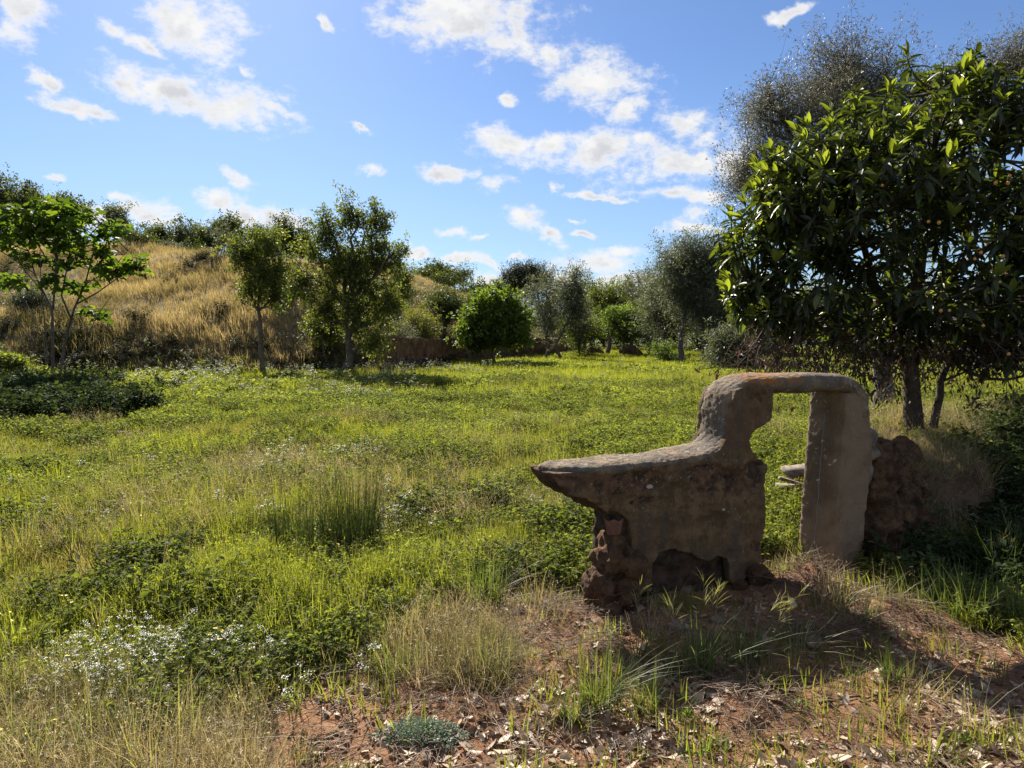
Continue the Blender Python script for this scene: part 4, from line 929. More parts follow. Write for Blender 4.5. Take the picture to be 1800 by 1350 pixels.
# ------------------------------------------------------------ ground cover prototypes
PCOL = {}
def proto(colname, me, i):
    if colname not in PCOL: PCOL[colname] = bpy.data.collections.new(colname)
    o = bpy.data.objects.new('%s_%02d' % (colname, i), me); PCOL[colname].objects.link(o)
def blades(n, h, spread, wd, lean=.35, seg=3, hv=.4, curl=.5):
    """grass blades as bent tapered strips -> V, F(tris), ptint"""
    ph = rng.uniform(0, 2 * np.pi, n); r_ = spread * np.sqrt(rng.random(n)); base = np.stack([r_ * np.cos(ph), r_ * np.sin(ph), np.full(n, -.01)], 1)
    hh = h * rng.uniform(1 - hv, 1 + hv * .5, n); a = ph + rng.normal(size=n) * .8; ln = np.abs(rng.normal(size=n)) * lean
    out_ = np.stack([np.cos(a), np.sin(a), 0 * a], 1); side = np.stack([-np.sin(a + .6), np.cos(a + .6), 0 * a], 1)
    V, Fs = np.zeros((n, 2 * seg + 1, 3)), []
    for s_ in range(seg + 1):
        t_ = s_ / seg; c_ = base + out_ * (hh * ln * t_ ** (1 + curl))[:, None] + np.array([0, 0, 1]) * (hh * t_ * (1 - .28 * ln * t_))[:, None]
        w_ = wd * (1 - t_ ** 1.5) * .5
        if s_ < seg: V[:, 2 * s_] = c_ - side * w_; V[:, 2 * s_ + 1] = c_ + side * w_
        else: V[:, 2 * seg] = c_
    for s_ in range(seg - 1): a0 = 2 * s_; Fs += [(a0, a0 + 1, a0 + 3), (a0, a0 + 3, a0 + 2)]
    Fs.append((2 * seg - 2, 2 * seg - 1, 2 * seg))
    k_ = 2 * seg + 1; F = (np.array(Fs)[None] + (np.arange(n) * k_)[:, None, None]).reshape(-1, 3)
    return V.reshape(-1, 3), F, np.repeat(rng.random(n), k_), V[:, 2 * seg], out_
def heads(tips, out_, n, L=.05, wd=.006):
    """small seed spikelets hanging at blade tips"""
    m_ = len(tips); ti = np.repeat(np.arange(m_), n); d = out_[ti] * .6 + rng.normal(size=(m_ * n, 3)) * .5 + [0, 0, -.1]
    pos = tips[ti] - [0, 0, .03] + rng.normal(size=(m_ * n, 3)) * .012
    tv, tf = leaf_tpl(wd / L * 1.0, 1, .1, 0); return scatter(tv, tf, pos, rot_from(d, rng.random(m_ * n)), L * rng.uniform(.6, 1.2, m_ * n), rng.uniform(.6, 1, m_ * n))
def to_mesh(nm, parts, mats, mi=None):
    V, F, tn = cat(parts); me = mesh(nm, V, F, tn, mats=mats, tint_name='ptint')
    if mi is not None:
        me.polygons.foreach_set('material_index', np.concatenate([np.full(len(p[1]), m_, np.int32) for p, m_ in zip(parts, mi)]))
    return me
for i in range(6):
    b_ = blades(30, .13, .10, .007, .6); proto('p_grass', to_mesh('g', [b_[:3]], [M['grass']]), i)
    b_ = blades(26, .34, .09, .008, .35); h_ = heads(b_[3][:10], b_[4][:10], 4, .03, .008); proto('p_tall', to_mesh('g', [b_[:3], h_], [M['grass']]), i)
    b_ = blades(26, .30, .10, .0045, .7, hv=.6); h_ = heads(b_[3][:12], b_[4][:12], 4, .024, .0042); proto('p_dry', to_mesh('g', [b_[:3], h_], [M['dry']]), i)
    b_ = blades(20, .44, .28, .018, .55, hv=.5); proto('p_far', to_mesh('g', [b_[:3]], [M['hillgrass']]), i)
    b_ = blades(22, .26, .30, .020, .6, hv=.5); proto('p_fargreen', to_mesh('g', [b_[:3]], [M['grass']]), i)
def weed(n_st, h, lf, mat, spread=.12, leafn=7, tpl=LEAF1, up=.5):
    ph = rng.uniform(0, 6.28, n_st); L = h * rng.uniform(.5, 1.1, n_st); tipp = np.stack([np.cos(ph) * spread * rng.uniform(.3, 1.2, n_st), np.sin(ph) * spread * rng.uniform(.3, 1.2, n_st), L], 1); st = tipp * [.15, .15, 0]
    tb = tubes(bez(st, (st + tipp) / 2 + [0, 0, .03], tipp, 3), np.array([[.0016, .0014, .001]]) * np.ones((n_st, 1)), 3)
    n = n_st * leafn; ti = np.repeat(np.arange(n_st), leafn); f_ = rng.uniform(.25, 1.05, (n, 1)); pos = st[ti] * (1 - f_) + tipp[ti] * f_ + [0, 0, .005]
    a = rng.uniform(0, 6.28, n); d = np.stack([np.cos(a), np.sin(a), rng.normal(size=n) * .4 + up * .5], 1); rot = rot_from(d, rng.normal(size=n) * .5)
    lv = scatter(*tpl, pos, rot, lf * rng.uniform(.6, 1.3, n), rng.random(n))
    return (tb[0], tb[1], np.full(len(tb[0]), .4)), lv, tipp
for i in range(6):
    s_, l_, _ = weed(10, .15, .030, 'weed', .12, 11); proto('p_weed', to_mesh('w', [s_, l_], [M['weed']]), i)
    s_, l_, _ = weed(12, .45, .085, 'scrub', .35, 12); proto('p_scrub', to_mesh('w', [s_, l_], [M['scrub']]), i)
    s_, l_, _ = weed(12, .22, .05, 'bramble', .22, 12); proto('p_bramble', to_mesh('w', [s_, l_], [M['bramble']]), i)
    s_, l_, _ = weed(14, .20, .11, 'weed', .30, 7); proto('p_farweed', to_mesh('w', [s_, l_], [M['weed']]), i)
    # white umbels
    s_, l_, tp = weed(7, .26, .030, 'weed', .12, 8)
    nf = 14; pos = np.repeat(tp, nf, 0) + rng.normal(size=(len(tp) * nf, 3)) * [.014, .014, .003]
    fl = scatter(*leaf_tpl(1.0, 1, 0, 0), pos, rot_from(rng.normal(size=pos.shape) * [1, 1, .25], rng.normal(size=len(pos)) * .3), rng.uniform(.006, .011, len(pos)), rng.random(len(pos)))
    proto('p_umbel', to_mesh('w', [s_, l_, fl], [M['weed'], M['flower']], [0, 0, 1]), i)
    pos = tp[:4] + 0.0; fl = scatter(*leaf_tpl(1.0, 1, 0, 0), np.repeat(pos, 5, 0), rot_from(rng.normal(size=(20, 3)) * [1, 1, .3], rng.normal(size=20) * .3), np.full(20, .012), rng.random(20))
    proto('p_yellow', to_mesh('w', [s_, fl], [M['weed'], M['yflower']], [0, 1]), i)
for i in range(8):   # fallen leaves: curled, one each
    v, f = leaf_tpl(.42 + .03 * i, 3, .5 * (1 if i % 3 else -1) * .5, rng.uniform(-.3, .35)); v[:, 2] += .1 * np.sin(v[:, 0] * 9 + i)
    proto('p_litter', mesh('l', v - [0, .5, 0], f, np.full(len(v), rng.random()), True, [M['litter']], 'ptint'), i)
    v, f = rock(.9, 400 + i, ICO1); proto('p_clod', mesh('c', v * [1, .8, .6], f, smooth=False, mats=[M['clod' if i % 3 else 'stone']]), i)
for i in range(5):   # straw and root litter
    n = 16; c_ = rng.normal(size=(n, 3)) * [.09, .09, .008] + [0, 0, .012]; a = rng.uniform(0, 6.28, n); hl = rng.uniform(.04, .13, (n, 1)); d = np.stack([np.cos(a), np.sin(a), rng.normal(size=n) * .15], 1)
    tb = tubes(bez(c_ - d * hl, c_ + rng.normal(size=(n, 3)) * .02 + [0, 0, .01], c_ + d * hl, 4), np.array([[.0012, .0016, .0014, .0006]]) * np.ones((n, 1)), 3)
    proto('p_straw', to_mesh('s', [(tb[0], tb[1], rng.random(len(tb[0])))], [M['litter']]), i)

def gn_layer(name, colname, xy, scl, tint, label=None, zoff=0.0, tilt=.12, flat=False, kind='stuff', category=None):
    n = len(xy)
    if n == 0: return
    z = H(xy[:, 0], xy[:, 1]) + zoff
    me = bpy.data.meshes.new(name); me.vertices.add(n); me.vertices.foreach_set('co', np.stack([xy[:, 0], xy[:, 1], z], 1).astype(np.float32).ravel())
    def at(nm, tp, arr, key='value'): a = me.attributes.new(nm, tp, 'POINT'); a.data.foreach_set(key, arr)
    e = .15; gx = (H(xy[:, 0] + e, xy[:, 1]) - H(xy[:, 0] - e, xy[:, 1])) / (2 * e); gy = (H(xy[:, 0], xy[:, 1] + e) - H(xy[:, 0], xy[:, 1] - e)) / (2 * e)
    rx = rng.normal(size=n) * tilt; ry = rng.normal(size=n) * tilt; rz = rng.uniform(0, 6.283, n)
    if flat: rx = rx + np.clip(gy, -1, 1); ry = ry - np.clip(gx, -1, 1)
    at('rot', 'FLOAT_VECTOR', np.stack([rx, ry, rz], 1).astype(np.float32).ravel(), 'vector'); at('scl', 'FLOAT', np.asarray(scl, np.float32)); at('tint', 'FLOAT', np.clip(tint, 0, 1).astype(np.float32))
    at('pick', 'INT', rng.integers(0, 64, n).astype(np.int32))
    o = link(name, me, kind=kind)
    if label: o['label'] = label
    if category: o['category'] = category
    ng = bpy.data.node_groups.new(name, 'GeometryNodeTree')
    ng.interface.new_socket('Geometry', in_out='INPUT', socket_type='NodeSocketGeometry'); ng.interface.new_socket('Geometry', in_out='OUTPUT', socket_type='NodeSocketGeometry')
    N = ng.nodes; L = ng.links; gi, go = N.new('NodeGroupInput'), N.new('NodeGroupOutput')
    ip = N.new('GeometryNodeInstanceOnPoints'); ci = N.new('GeometryNodeCollectionInfo'); ci.inputs[0].default_value = PCOL[colname]; ci.inputs[1].default_value = True; ci.inputs[2].default_value = True
    def na(nm, tp): x = N.new('GeometryNodeInputNamedAttribute'); x.data_type = tp; x.inputs[0].default_value = nm; return x.outputs[0]
    ip.inputs['Pick Instance'].default_value = True
    L.new(gi.outputs[0], ip.inputs['Points']); L.new(ci.outputs[0], ip.inputs['Instance']); L.new(na('pick', 'INT'), ip.inputs['Instance Index'])
    er = N.new('FunctionNodeEulerToRotation'); L.new(na('rot', 'FLOAT_VECTOR'), er.inputs[0]); L.new(er.outputs[0], ip.inputs['Rotation']); L.new(na('scl', 'FLOAT'), ip.inputs['Scale']); L.new(ip.outputs[0], go.inputs[0])
    md = o.modifiers.new('scatter', 'NODES'); md.node_group = ng
    return o
def wedge(n, r0, r1, pw=1.0, ang=42, seed=None):
    """random ground places in the sector in view; pw<2 thins them with distance"""
    n = int(n * (ang + 12) / ang); ang = ang + 12
    u = rng.random(n); r_ = (r0 ** pw + u * (r1 ** pw - r0 ** pw)) ** (1 / pw) if pw else r0 * (r1 / r0) ** u
    a = rng.uniform(R(-ang), R(ang), n); return np.stack([r_ * np.sin(a), r_ * np.cos(a)], 1)
def keep(xy, prob): return xy[rng.random(len(xy)) < prob]
wf = WO; 
def clear_wall(x, y):   # nothing grows through the masonry
    u = (x - wf[0]) * UD[0] + (y - wf[1]) * UD[1]; v = (x - wf[0]) * VD[0] + (y - wf[1]) * VD[1]
    m = ((u > -.06) & (u < 1.30) & (v > -.06) & (v < .36)) | ((u > 1.80) & (u < 2.2) & (v > -.06) & (v < .4)) | ((u > 2.1) & (u < 4.2) & (v > -.0) & (v < .6 + .36 * (u - 2)))
    return ~m

def bare(x, y):   # worn and dry spots in the meadow
    return sst(fbm(x / 1.5 + 9, y / 1.1, 0, 4, 207), .42, .75) * sst(y, 4.5, 6.5) * (1 - sst(y, 30, 40))
def field_tint(x, y):
    return .66 + .42 * fbm(x / 1.3, y / 1.3, 0, 3, 201) + .25 * fbm(x / 6, y / 6, 0, 2, 205)
# near and middle field
xy = wedge(70000, 2.2, 26, .9); x, y = xy.T; mk = masks(x, y)
cov = .5 + .5 * fbm(x / .8, y / .8, 0, 3, 211)
xy1 = keep(xy, np.clip((1 - mk['dirt'] * .97) * (1 - mk['hill']) * (.30 + .8 * cov) * (1 - .85 * bare(x, y)) * (1 - mk['gold'] * .92) * (1 - .8 * mk['bank']), 0, 1) * clear_wall(x, y))
r_ = np.hypot(*xy1.T); gn_layer('field_grass', 'p_grass', xy1, rng.uniform(.6, 1.25, len(xy1)) * (1 + .035 * np.clip(r_ - 6, 0, 20)), field_tint(*xy1.T) + rng.normal(size=len(xy1)) * .15, 'low green grass covering the meadow')
xy = wedge(60000, 2.4, 24, .9); x, y = xy.T; mk = masks(x, y); cov = fbm(x / 1.1, y / 1.1, 0, 3, 221)
xy1 = keep(xy, np.clip((1 - mk['dirt']) * (1 - mk['hill']) * (.08 + .62 * sst(cov, -.5, .8)) * (1 - .8 * bare(x, y)) * (1 - mk['gold'] * .8) * (1 - .6 * mk['bank']), 0, 1) * clear_wall(x, y))
r_ = np.hypot(*xy1.T); gn_layer('field_weeds', 'p_weed', xy1, rng.uniform(.5, 1.15, len(xy1)) * (1 + .05 * np.clip(r_ - 6, 0, 20)), .25 + .8 * (field_tint(*xy1.T) - .2) + rng.normal(size=len(xy1)) * .18, 'leafy green weeds among the meadow grass')
# rank dark clumps here and there
cc = wedge(95, 4.5, 26, 1.1); cc = cc[(masks(*cc.T)['dirt'] < .2) & (foot_dist(*cc.T) < -1) & (bank_mask(*cc.T) < .1)]; xy = np.repeat(cc, 26, 0); xy = xy + rng.normal(size=xy.shape) * np.repeat(rng.uniform(.07, .26, len(cc)), 26)[:, None] * [1.4, .8]
xy = xy[clear_wall(*xy.T)]; gn_layer('herb_clumps', 'p_weed', xy, rng.uniform(.9, 1.7, len(xy)), .26 + .3 * vn(*(xy / .9).T, 0, 209) + rng.normal(size=len(xy)) * .14, 'darker leafy herb clumps standing out in the meadow')
xy = wedge(500, 5, 24, 1.1); xy = xy[(bare(*xy.T) > .25) & clear_wall(*xy.T)]; xy = np.repeat(xy, 3, 0) + rng.normal(size=(len(xy) * 3, 2)) * .18; gn_layer('meadow_debris', 'p_straw', xy, rng.uniform(.9, 2.0, len(xy)), .45 + rng.normal(size=len(xy)) * .25, 'dead stems lying on the worn meadow spots', zoff=.02, tilt=.15, flat=True)
# tall bright grass stand
xy = wedge(26000, 3.2, 9, 1.6); x, y = xy.T; ml = area(TALL, x, y, .2, .3, .6, 231); cov = fbm(x / .9, y / .9, 0, 3, 233)
xy1 = keep(xy, np.clip(ml * (.2 + .6 * sst(cov, -.4, .5)) + .2 * sst(cov, .35, .8), 0, 1) * (1 - masks(x, y)['dirt']) * clear_wall(x, y) * (1 - bank_mask(x, y)))
gn_layer('tall_grass', 'p_tall', xy1, rng.uniform(.4, .85, len(xy1)), .75 + rng.normal(size=len(xy1)) * .15, 'tall bright green grass stand before the flowers')
# scattered taller tufts through the field
xy = wedge(7000, 6, 40, 1.0); x, y = xy.T; mk = masks(x, y)
xy1 = keep(xy, (1 - mk['hill']) * sst(fbm(x / 2.2, y / 2.2, 0, 3, 241), .0, .6) * (1 - .9 * mk['bank'])); gn_layer('meadow_tufts', 'p_tall', xy1, rng.uniform(.6, 1.1, len(xy1)), field_tint(*xy1.T) + rng.normal(size=len(xy1)) * .2, 'taller tufts scattered over the meadow')
# far field
xy = wedge(60000, 18, 100, .8); x, y = xy.T; mk = masks(x, y)
xy1 = keep(xy, (1 - mk['hill']) * (1 - .5 * mk['scrub']) * (.6 + .4 * sst(fbm(x / 3, y / 3, 0, 3, 251), -.5, .3)) * sst(y, 16, 24)); gn_layer('far_field_grass', 'p_fargreen', xy1, rng.uniform(.7, 1.3, len(xy1)), .3 + field_tint(*xy1.T) * .6 + rng.normal(size=len(xy1)) * .15, 'bright grass at the back of the meadow')
xy = wedge(26000, 18, 90, .8); x, y = xy.T; mk = masks(x, y)
xy1 = keep(xy, (1 - mk['hill']) * sst(fbm(x / 2.5, y / 2.5, 0, 3, 261), -.1, .6)); gn_layer('far_field_weeds', 'p_farweed', xy1, rng.uniform(.6, 1.3, len(xy1)), field_tint(*xy1.T) + rng.normal(size=len(xy1)) * .2, 'leafy weeds at the back of the meadow')
# hill
xy = wedge(90000, 24, 120, 1.0, 44); x, y = xy.T; d_ = foot_dist(x, y); mk = masks(x, y)
gp = .63 + .35 * fbm(x / 7, y / 7, 0, 3, 271) + .12 * fbm(x / 1.5, y / 1.5, 0, 2, 273); gp = gp + .22 * sst(d_, 10, 30) - .42 * (1 - sst(d_, 4, 16)) * (fbm(x / 4, y / 4, 0, 2, 277) > -.2)
s_ = (rng.random(len(xy)) < mk['hill'] * .95) & (d_ < 60); xy1 = xy[s_]; gn_layer('hill_grass', 'p_far', xy1, rng.uniform(.6, 1.2, len(xy1)) * (.7 + .5 * sst(fbm(*(xy1 / 2.5).T, 0, 3, 279), -.5, .5)), gp[s_] + rng.normal(size=len(xy1)) * .14, 'golden dry grass covering the hillside')
xy = wedge(12000, 26, 90, 1.0, 44); x, y = xy.T; mk = masks(x, y)
xy1 = keep(xy, mk['hill'] * sst(fbm(x / 3.5, y / 3.5, 0, 3, 281), .25, .7) * .8); gn_layer('hill_shrubs', 'p_scrub', xy1, rng.uniform(.5, 1.5, len(xy1)), .62 + rng.normal(size=len(xy1)) * .25, 'low green herbs among the dry hill grass')
# scrub at the slope foot
xy = wedge(26000, 20, 60, 1.0, 44); x, y = xy.T; mk = masks(x, y); d_ = foot_dist(x, y)
xy1 = keep(xy, mk['scrub'] * sst(fbm(x / 1.6, y / 1.6, 0, 3, 291), -.15, .6)); gn_layer('foot_scrub', 'p_scrub', xy1, rng.uniform(.5, 1.2, len(xy1)), .50 + .4 * fbm(*(xy1 / 2.).T, 0, 2, 293) + rng.normal(size=len(xy1)) * .2, 'dark tangled scrub along the foot of the slope')
xy = wedge(20000, 24, 80, 1.0, 30); x, y = xy.T; d_ = foot_dist(x, y)
xy1 = keep(xy, sst(d_, .1, .5) * (1 - sst(d_, 2.0, 5)) * (x > -6.5) * .75 + sst(-d_, .5, 1.2) * (1 - sst(-d_, 1.2, 2.2)) * (x > -7) * .10); gn_layer('wall_top_scrub', 'p_scrub', xy1, rng.uniform(.35, .9, len(xy1)), .6 + rng.normal(size=len(xy1)) * .25, 'weeds and dry scrub along the far earth wall')
# brambles: left dark patch, the bank at the right, behind the opening
xy = wedge(30000, 13, 26, 1.5, 44); x, y = xy.T
xy1 = keep(xy, area(BRAMB, x, y, .6, 1.3, 1.2, 301) * sst(fbm(x / .7, y / .7, 0, 3, 303), -.6, .1)); gn_layer('left_brambles', 'p_bramble', xy1, np.clip(rng.lognormal(.2, .38, len(xy1)), .6, 2.4), .40 + rng.normal(size=len(xy1)) * .25, 'dark bramble patch in the shade at the left edge')
xy = np.stack([rng.uniform(2.2, 9, 15000), rng.uniform(4.6, 10, 15000)], 1); x, y = xy.T; bm_ = bank_mask(x, y)
pr = np.maximum(sst(x / y, .63, .70), .10 * (bm_ < .5) * sst(x / y, .50, .56)) * sst(fbm(x / .6, y / .6, 0, 3, 311), -.7, .1) * (1 - .6 * (bm_ > .9) * (x / y < .68)); xy1 = keep(xy, pr * .8)
gn_layer('bank_brambles', 'p_bramble', xy1, rng.uniform(.5, 1.3, len(xy1)), .45 + rng.normal(size=len(xy1)) * .25, 'brambles and ivy over the shaded bank at the right')
xy = np.stack([rng.uniform(1.2, 3.4, 3500), rng.uniform(5.4, 12, 3500)], 1); x, y = xy.T
xy1 = keep(xy, (1 - bank_mask(x, y)) * clear_wall(x, y) * .6); gn_layer('opening_weeds', 'p_weed', xy1, rng.uniform(.8, 1.5, len(xy1)), .6 + rng.normal(size=len(xy1)) * .25, 'nettle like weeds seen through the opening')
# dry golden grasses
xy = wedge(26000, 1.6, 8, 1.6, 46); x, y = xy.T; mk = masks(x, y)
pr = mk['gold'] * .65 + .04 * mk['dirt'] * sst(fbm(x / .5, y / .5, 0, 3, 321), .1, .6) + .05 * (1 - mk['dirt']); pr = pr * (1 - .6 * area(LITTER, x, y, .1, .1, .4, 5))
xy1 = keep(xy, np.clip(pr, 0, 1) * clear_wall(x, y)); gn_layer('golden_grass', 'p_dry', xy1, rng.uniform(.35, .85, len(xy1)), .62 + .3 * fbm(*(xy1 / .6).T, 0, 2, 323) + rng.normal(size=len(xy1)) * .22, 'golden dry grass in the foreground', tilt=.25)
xy = wedge(9000, 6, 26, 1.0); x, y = xy.T; mk = masks(x, y)
xy1 = keep(xy, (1 - mk['hill']) * np.clip(sst(fbm(x / 2, y / 2, 0, 3, 331), .1, .6) * .7 + .7 * bare(x, y), 0, 1)); gn_layer('meadow_straw', 'p_dry', xy1, rng.uniform(.6, 1.2, len(xy1)), .45 + rng.normal(size=len(xy1)) * .2, 'dry straw tufts in the meadow', tilt=.3)
xy = np.stack([rng.uniform(2.3, 6.5, 4500), rng.uniform(5.0, 9.5, 4500)], 1); x, y = xy.T
xy1 = keep(xy, (bank_mask(x, y) > .55) * .55); gn_layer('bank_straw', 'p_dry', xy1, rng.uniform(.3, .75, len(xy1)), .55 + rng.normal(size=len(xy1)) * .25, 'pale straw on the top of the bank', tilt=.4)
# flowers
xy = wedge(9000, 3.0, 6, 1.5); x, y = xy.T; xy1 = keep(xy, area(FLOW, x, y, .1, .12, .35, 341) * .34 + .05 * area(FLOW, x, y, .6, .3, .5, 345)); gn_layer('white_flowers', 'p_umbel', xy1, rng.uniform(.4, .8, len(xy1)), .62 + rng.normal(size=len(xy1)) * .15, 'patch of white umbel flowers at the lower left')
xy = wedge(9000, 5, 34, .9); x, y = xy.T; mk = masks(x, y)
xy1 = keep(xy, (1 - mk['hill']) * (1 - mk['dirt']) * sst(fbm(x / 2.2, y / 2.2, 0, 3, 351), .3, .8) * .22 + mk['scrub'] * .25 + .12 * (x < -3) * sst(y, 14, 20) * (1 - mk['hill']) * (1 - area(BRAMB, x, y, .5, 1.0, 1.5, 301))); r_ = np.hypot(*xy1.T)
gn_layer('meadow_flowers', 'p_umbel', xy1, rng.uniform(.6, 1.1, len(xy1)) * (1 + .06 * np.clip(r_ - 6, 0, 20)), .35 + rng.normal(size=len(xy1)) * .15, 'white umbel flowers dotted over the meadow')
xy = wedge(500, 3, 16, 1.0); x, y = xy.T; xy1 = keep(xy, (1 - masks(x, y)['dirt']) * .5); gn_layer('yellow_flowers', 'p_yellow', xy1, rng.uniform(.6, 1.1, len(xy1)), rng.random(len(xy1)), 'small yellow flowers in the meadow')
# litter, clods and straw on the bare earth
xy = wedge(48000, 1.7, 6.5, 1.7, 44); x, y = xy.T; mk = masks(x, y); lt = area(LITTER, x, y, .25, .2, .5, 361)
xy1 = keep(xy, np.clip(mk['dirt'] * (.09 + .75 * lt * sst(fbm(x / .5, y / .5, 0, 3, 363), -.6, .3)), 0, 1) * clear_wall(x, y)); gn_layer('fallen_leaves', 'p_litter', xy1, np.clip(rng.lognormal(-3.15, .38, len(xy1)), .012, .085), rng.beta(1.8, 1.0, len(xy1)), 'pale fallen leaves scattered on the red earth', zoff=.006, tilt=.35, flat=True)
xy = wedge(40000, 1.7, 7, 1.7, 44); x, y = xy.T; mk = masks(x, y)
xy1 = keep(xy, np.clip(mk['dirt'] * .65 * sst(fbm(x / .3, y / .3, 0, 2, 371), -.7, .4) + .1 * mk['gold'], 0, 1) * clear_wall(x, y)); gn_layer('earth_crumbs', 'p_clod', xy1, rng.lognormal(-5.15, .55, len(xy1)), rng.random(len(xy1)), 'crumbs of red earth and gravel', zoff=.001, tilt=1)
xy = wedge(16000, 1.7, 7, 1.7, 44); x, y = xy.T; mk = masks(x, y); mm = np.zeros(len(x))
for mx, my, h_, rr in MOUNDS: mm = np.maximum(mm, np.exp(-((x - mx) ** 2 + (y - my) ** 2) / (rr * rr)))
xy1 = keep(xy, np.clip(mk['dirt'] * .09 + .34 * (mm > .5) + .15 * mk['gold'], 0, 1) * clear_wall(x, y)); gn_layer('root_straw', 'p_straw', xy1, rng.uniform(.5, 1.1, len(xy1)), .18 + rng.normal(size=len(xy1)) * .22, 'loose roots and straw on the earth mounds', zoff=.006, tilt=.2, flat=True)
# small green seedlings in the bare earth
xy = wedge(9000, 1.8, 6, 1.7, 44); x, y = xy.T; mk = masks(x, y)
xy1 = keep(xy, mk['dirt'] * sst(fbm(x / .45, y / .45, 0, 3, 381), .3, .9) * .12 * clear_wall(x, y)); gn_layer('seedling_grass', 'p_grass', xy1, rng.uniform(.35, .9, len(xy1)), .45 + rng.normal(size=len(xy1)) * .2, 'thin green grass coming up through the bare earth')

# ------------------------------------------------------------ single plants one can point at
def tuft(name, label, px, py, n, h, spread, wd, lean, tl=(.3, .7), hd=0, hn=10, hl=.05, cat_='grass tuft', group=None, mat='blade', curl=.6, seg=5, xyz=None):
    q = ground_pt(px, py) if xyz is None else xyz
    b_ = blades(n, h, spread, wd, lean, seg, .45, curl); tn = b_[2] * (tl[1] - tl[0]) + tl[0]; parts = [(b_[0], b_[1], tn)]
    if hd: hh = heads(b_[3][:hd], b_[4][:hd], hn, hl, hl * .11); parts.append((hh[0], hh[1], .75 + .25 * hh[2]))
    V, F, t_ = cat(parts); o = link(name, mesh(name, V, F, t_, mats=[M[mat]]), label=label, category=cat_); o.location = (q[0], q[1], float(H(q[0], q[1])) - .005)
    if group: o['group'] = group
    return o
G1 = 'green grass tufts before the wall'
for px, py, n, h, sp, wd, ln, tl, lb in [
    (1055, 1235, 110, .30, .09, .006, .75, (.25, .85), 'big spreading green tuft below the earth stub'), (1010, 1265, 50, .20, .06, .006, .8, (.2, .8), 'lower part of the spreading tuft, drooping left over pale leaves'),
    (1135, 1250, 46, .24, .05, .006, .5, (.2, .7), 'narrow tuft right of the big spreading tuft'), (1225, 1190, 90, .34, .08, .007, .5, (.3, .8), 'upright green tuft under the drooping seed heads'),
    (1300, 1165, 80, .30, .08, .006, .8, (.4, .95), 'leaning pale tuft in the shadow before the wall'), (1400, 1150, 60, .24, .09, .006, .9, (.5, 1), 'arched pale grasses in the wall shadow'),
    (1565, 1200, 60, .17, .045, .006, .4, (.2, .6), 'short upright tuft on the bare ground at the right'), (1500, 1190, 36, .12, .05, .005, .6, (.2, .7), 'small low tuft left of the short upright tuft'),
    (1760, 1030, 160, .44, .16, .007, .55, (.25, .75), 'large sunlit grass clump at the right edge'), (1700, 1090, 150, .36, .18, .007, .7, (.2, .7), 'shaded grass clump left of the sunlit clump at the right edge'),
    (1800, 1110, 120, .40, .15, .007, .6, (.3, .8), 'grass clump cut by the right edge'), (1620, 1060, 120, .28, .18, .006, .9, (.3, .9), 'matted grass in the shade right of the column'),
    (1500, 1085, 70, .22, .14, .005, .9, (.6, 1), 'dry matted grass below the column foot'), (850, 1060, 150, .32, .14, .006, .5, (.3, .75), 'rounded green clump at the edge of the bare earth'),
    (820, 1050, 60, .30, .16, .005, .7, (.75, 1), 'dry stems beside the rounded green clump'), (960, 1030, 80, .18, .10, .006, .6, (.35, .75), 'small leafy clump between the clump and the earth stub'),
    (700, 1190, 110, .27, .12, .005, .5, (.45, 1), 'golden green tuft on the left of the bare strip'), (860, 1180, 90, .25, .12, .005, .6, (.6, 1), 'golden tuft beside the root mound'),
    (100, 1345, 150, .32, .2, .005, .7, (.6, 1), 'tall mixed grass at the lower left corner'), (260, 1350, 150, .30, .2, .005, .8, (.75, 1), 'pale drooping grass at the bottom left'),
    (1590, 1345, 30, .07, .05, .005, .8, (.2, .6), 'tiny tuft at the bottom right'), (1690, 1335, 40, .07, .05, .005, .8, (.2, .6), 'tiny tuft right of the other at the bottom')]:
    tuft('grass_tuft', lb, px, py, n, h, sp, wd, ln, tl, hd=6, hn=3, hl=.03, group=G1)
# brome with long drooping seed heads
def brome(label, px, py, h, lean, nh=3):
    q = ground_pt(px, py); root = empty('brome_grass', (q[0], q[1], float(H(q[0], q[1]))), label=label, category='seed grass', group='drooping seed grasses before the wall')
    for s_ in range(nh):
        a = lean + rng.normal() * .25; hh = h * rng.uniform(.75, 1.05); n = 12; t_ = np.linspace(0, 1, n)
        st = np.stack([hh * .32 * a * t_ ** 2 + .02 * s_, .05 * np.sin(t_ * 3) * rng.normal(), hh * (t_ - .10 * t_ ** 3)], 1)
        parts = [(*tubes(st[None], np.linspace(.0017, .0007, n)[None], 4),)]; parts = [(parts[0][0], parts[0][1], np.full(len(parts[0][0]), .7))]
        m_ = 16; f_ = rng.uniform(.62, 1.0, m_); pos = np.stack([np.interp(f_, t_, st[:, i]) for i in range(3)], 1)
        d = np.stack([rng.normal(size=m_) * .38 + .45 * a, rng.normal(size=m_) * .3, rng.uniform(.3, 1.3, m_)], 1)
        hd = scatter(*leaf_tpl(.032, 2, .3, .25), pos, rot_from(d, rng.random(m_)), rng.uniform(.05, .10, m_), rng.uniform(.85, 1, m_)); parts.append(hd)
        V, F, tn = cat(parts); link('seed_stalk', mesh('seed_stalk', V, F, tn, mats=[M['blade']]), root)
    b_ = blades(20, h * .5, .03, .006, .7, 5); link('blades', mesh('blades', b_[0], b_[1], b_[2] * .6 + .2, mats=[M['blade']]), root)
brome('seed grass with a single forked head in front of the earth stub', 1120, 1160, .42, .5, 2)
brome('seed grass with drooping spikelets in front of the wall middle', 1180, 1190, .50, -.3, 2)
brome('tallest seed grass with a dense brush of spikelets before the wall', 1245, 1180, .52, -.2, 3)
brome('seed grass bending right into the wall shadow', 1330, 1160, .40, .9, 3)
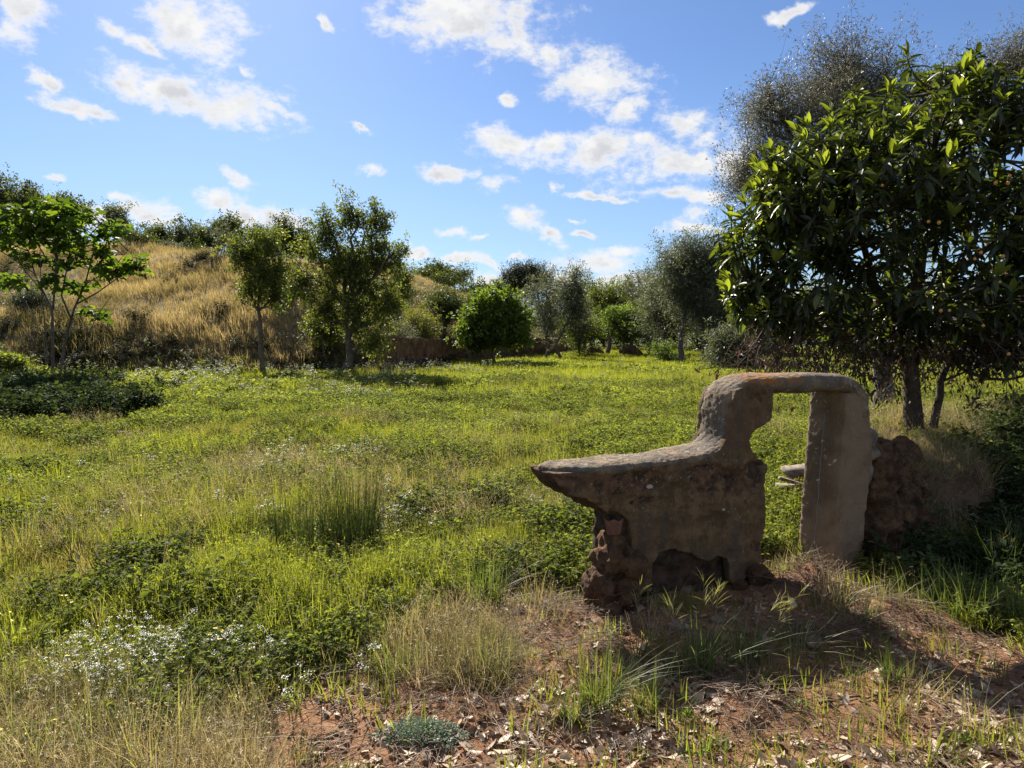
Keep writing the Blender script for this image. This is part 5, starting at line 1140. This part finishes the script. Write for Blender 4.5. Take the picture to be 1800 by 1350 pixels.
brome('seed grass in the sunlit clump at the right edge', 1750, 1040, .50, .1, 3)
# rushes
for px, py, n, h, sp, lb in [(545, 985, 200, .60, .24, 'left half of the dark rush clump in the meadow'), (618, 975, 340, .66, .20, 'densest dark rush clump in the meadow'), (488, 992, 80, .50, .05, 'narrow dark rush bundle left of the dense clump'),
                             (430, 955, 60, .34, .12, 'thin rushes on the dark earth spot'), (700, 955, 80, .42, .2, 'sparse rushes right of the dense clump')]:
    tuft('rush_clump', lb, px, py, n, h, sp, .006, .22, (0, .8), group='rush clumps in the meadow', cat_='rush clump', mat='rush', curl=.3, seg=3)
# silver cushion plant
def cushion(name, label, px, py, rx, ry, rz, n, lf, mat, tpl=LEAF1, cat_='plant'):
    q = ground_pt(px, py); v = rng.normal(size=(n, 3)); v[:, 2] = np.abs(v[:, 2]); v /= np.linalg.norm(v, axis=1, keepdims=True); pos = v * [rx, ry, rz] * (rng.random((n, 1)) ** .3) * (1 + .25 * vn(v[:, 0] * 3, v[:, 1] * 3, v[:, 2] * 3, 9))[:, None]
    V, F, tn = scatter(*tpl, pos, rot_from(v + rng.normal(size=(n, 3)) * .6, rng.uniform(-1, 1, n)), lf * rng.uniform(.6, 1.3, n), np.clip(rng.random(n) * .7 + .3 * v[:, 2], 0, 1))
    o = link(name, mesh(name, V, F, tn, mats=[M[mat]]), label=label, category=cat_); o.location = (q[0], q[1], float(H(q[0], q[1]))); return o
cushion('silver_plant', 'silvery green cushion plant at the bottom centre on the red earth', 740, 1300, .17, .11, .06, 2600, .014, 'silver')
for px, py, lb in [(1262, 1320, 'green leaf rosette at the bottom right of centre'), (1228, 1330, 'smaller rosette just left of the green rosette'), (600, 1185, 'dark leafy weed on the upper bare strip'), (1210, 1265, 'tiny leaf rosette under the narrow tuft'), (1690, 1310, 'leafy seedling patch at the bottom right'), (1405, 1250, 'bright seedling left of the twig')]:
    cushion('leafy_weed', lb, px, py, .05, .045, .03, 70, .035, 'brightleaf', LEAFN)
for px, py, lb in [(505, 1120, 'dark leafy herb at the right end of the white flowers'), (320, 1150, 'dark leafy herb under the white flowers'), (400, 1165, 'dark leafy herb below the white flower patch')]:
    cushion('leafy_herb', lb, px, py, .09, .07, .08, 260, .03, 'oakleaf')
# twigs and fallen sticks
for i, (x0, y0, x1, y1, r_, lb) in enumerate([(1440, 1242, 1570, 1220, .006, 'brown twig lying across the pale leaves'), (1330, 1300, 1352, 1255, .005, 'short dark twig near the bottom'), (1120, 1345, 1180, 1320, .005, 'short twig at the bottom edge'), (60, 935, 190, 955, .010, 'dry fallen stalk in the meadow at the left')]):
    a, b_ = ground_pt(x0, y0), ground_pt(x1, y1); n = 9; t_ = np.linspace(0, 1, n)[:, None]; pp = a * (1 - t_) + b_ * t_; pp[:, 2] = H(pp[:, 0], pp[:, 1]) + .012; pp[1:-1, :2] += rng.normal(size=(n - 2, 2)) * .01
    V, F = tubes(pp[None] - a, np.linspace(r_, r_ * .4, n)[None], 6); o = link('twig', mesh('twig', V, F, smooth=True, mats=[M['bark_dark' if i < 3 else 'wood']]), label=lb, category='twig'); o.location = a
print('objects', len(bpy.data.objects))
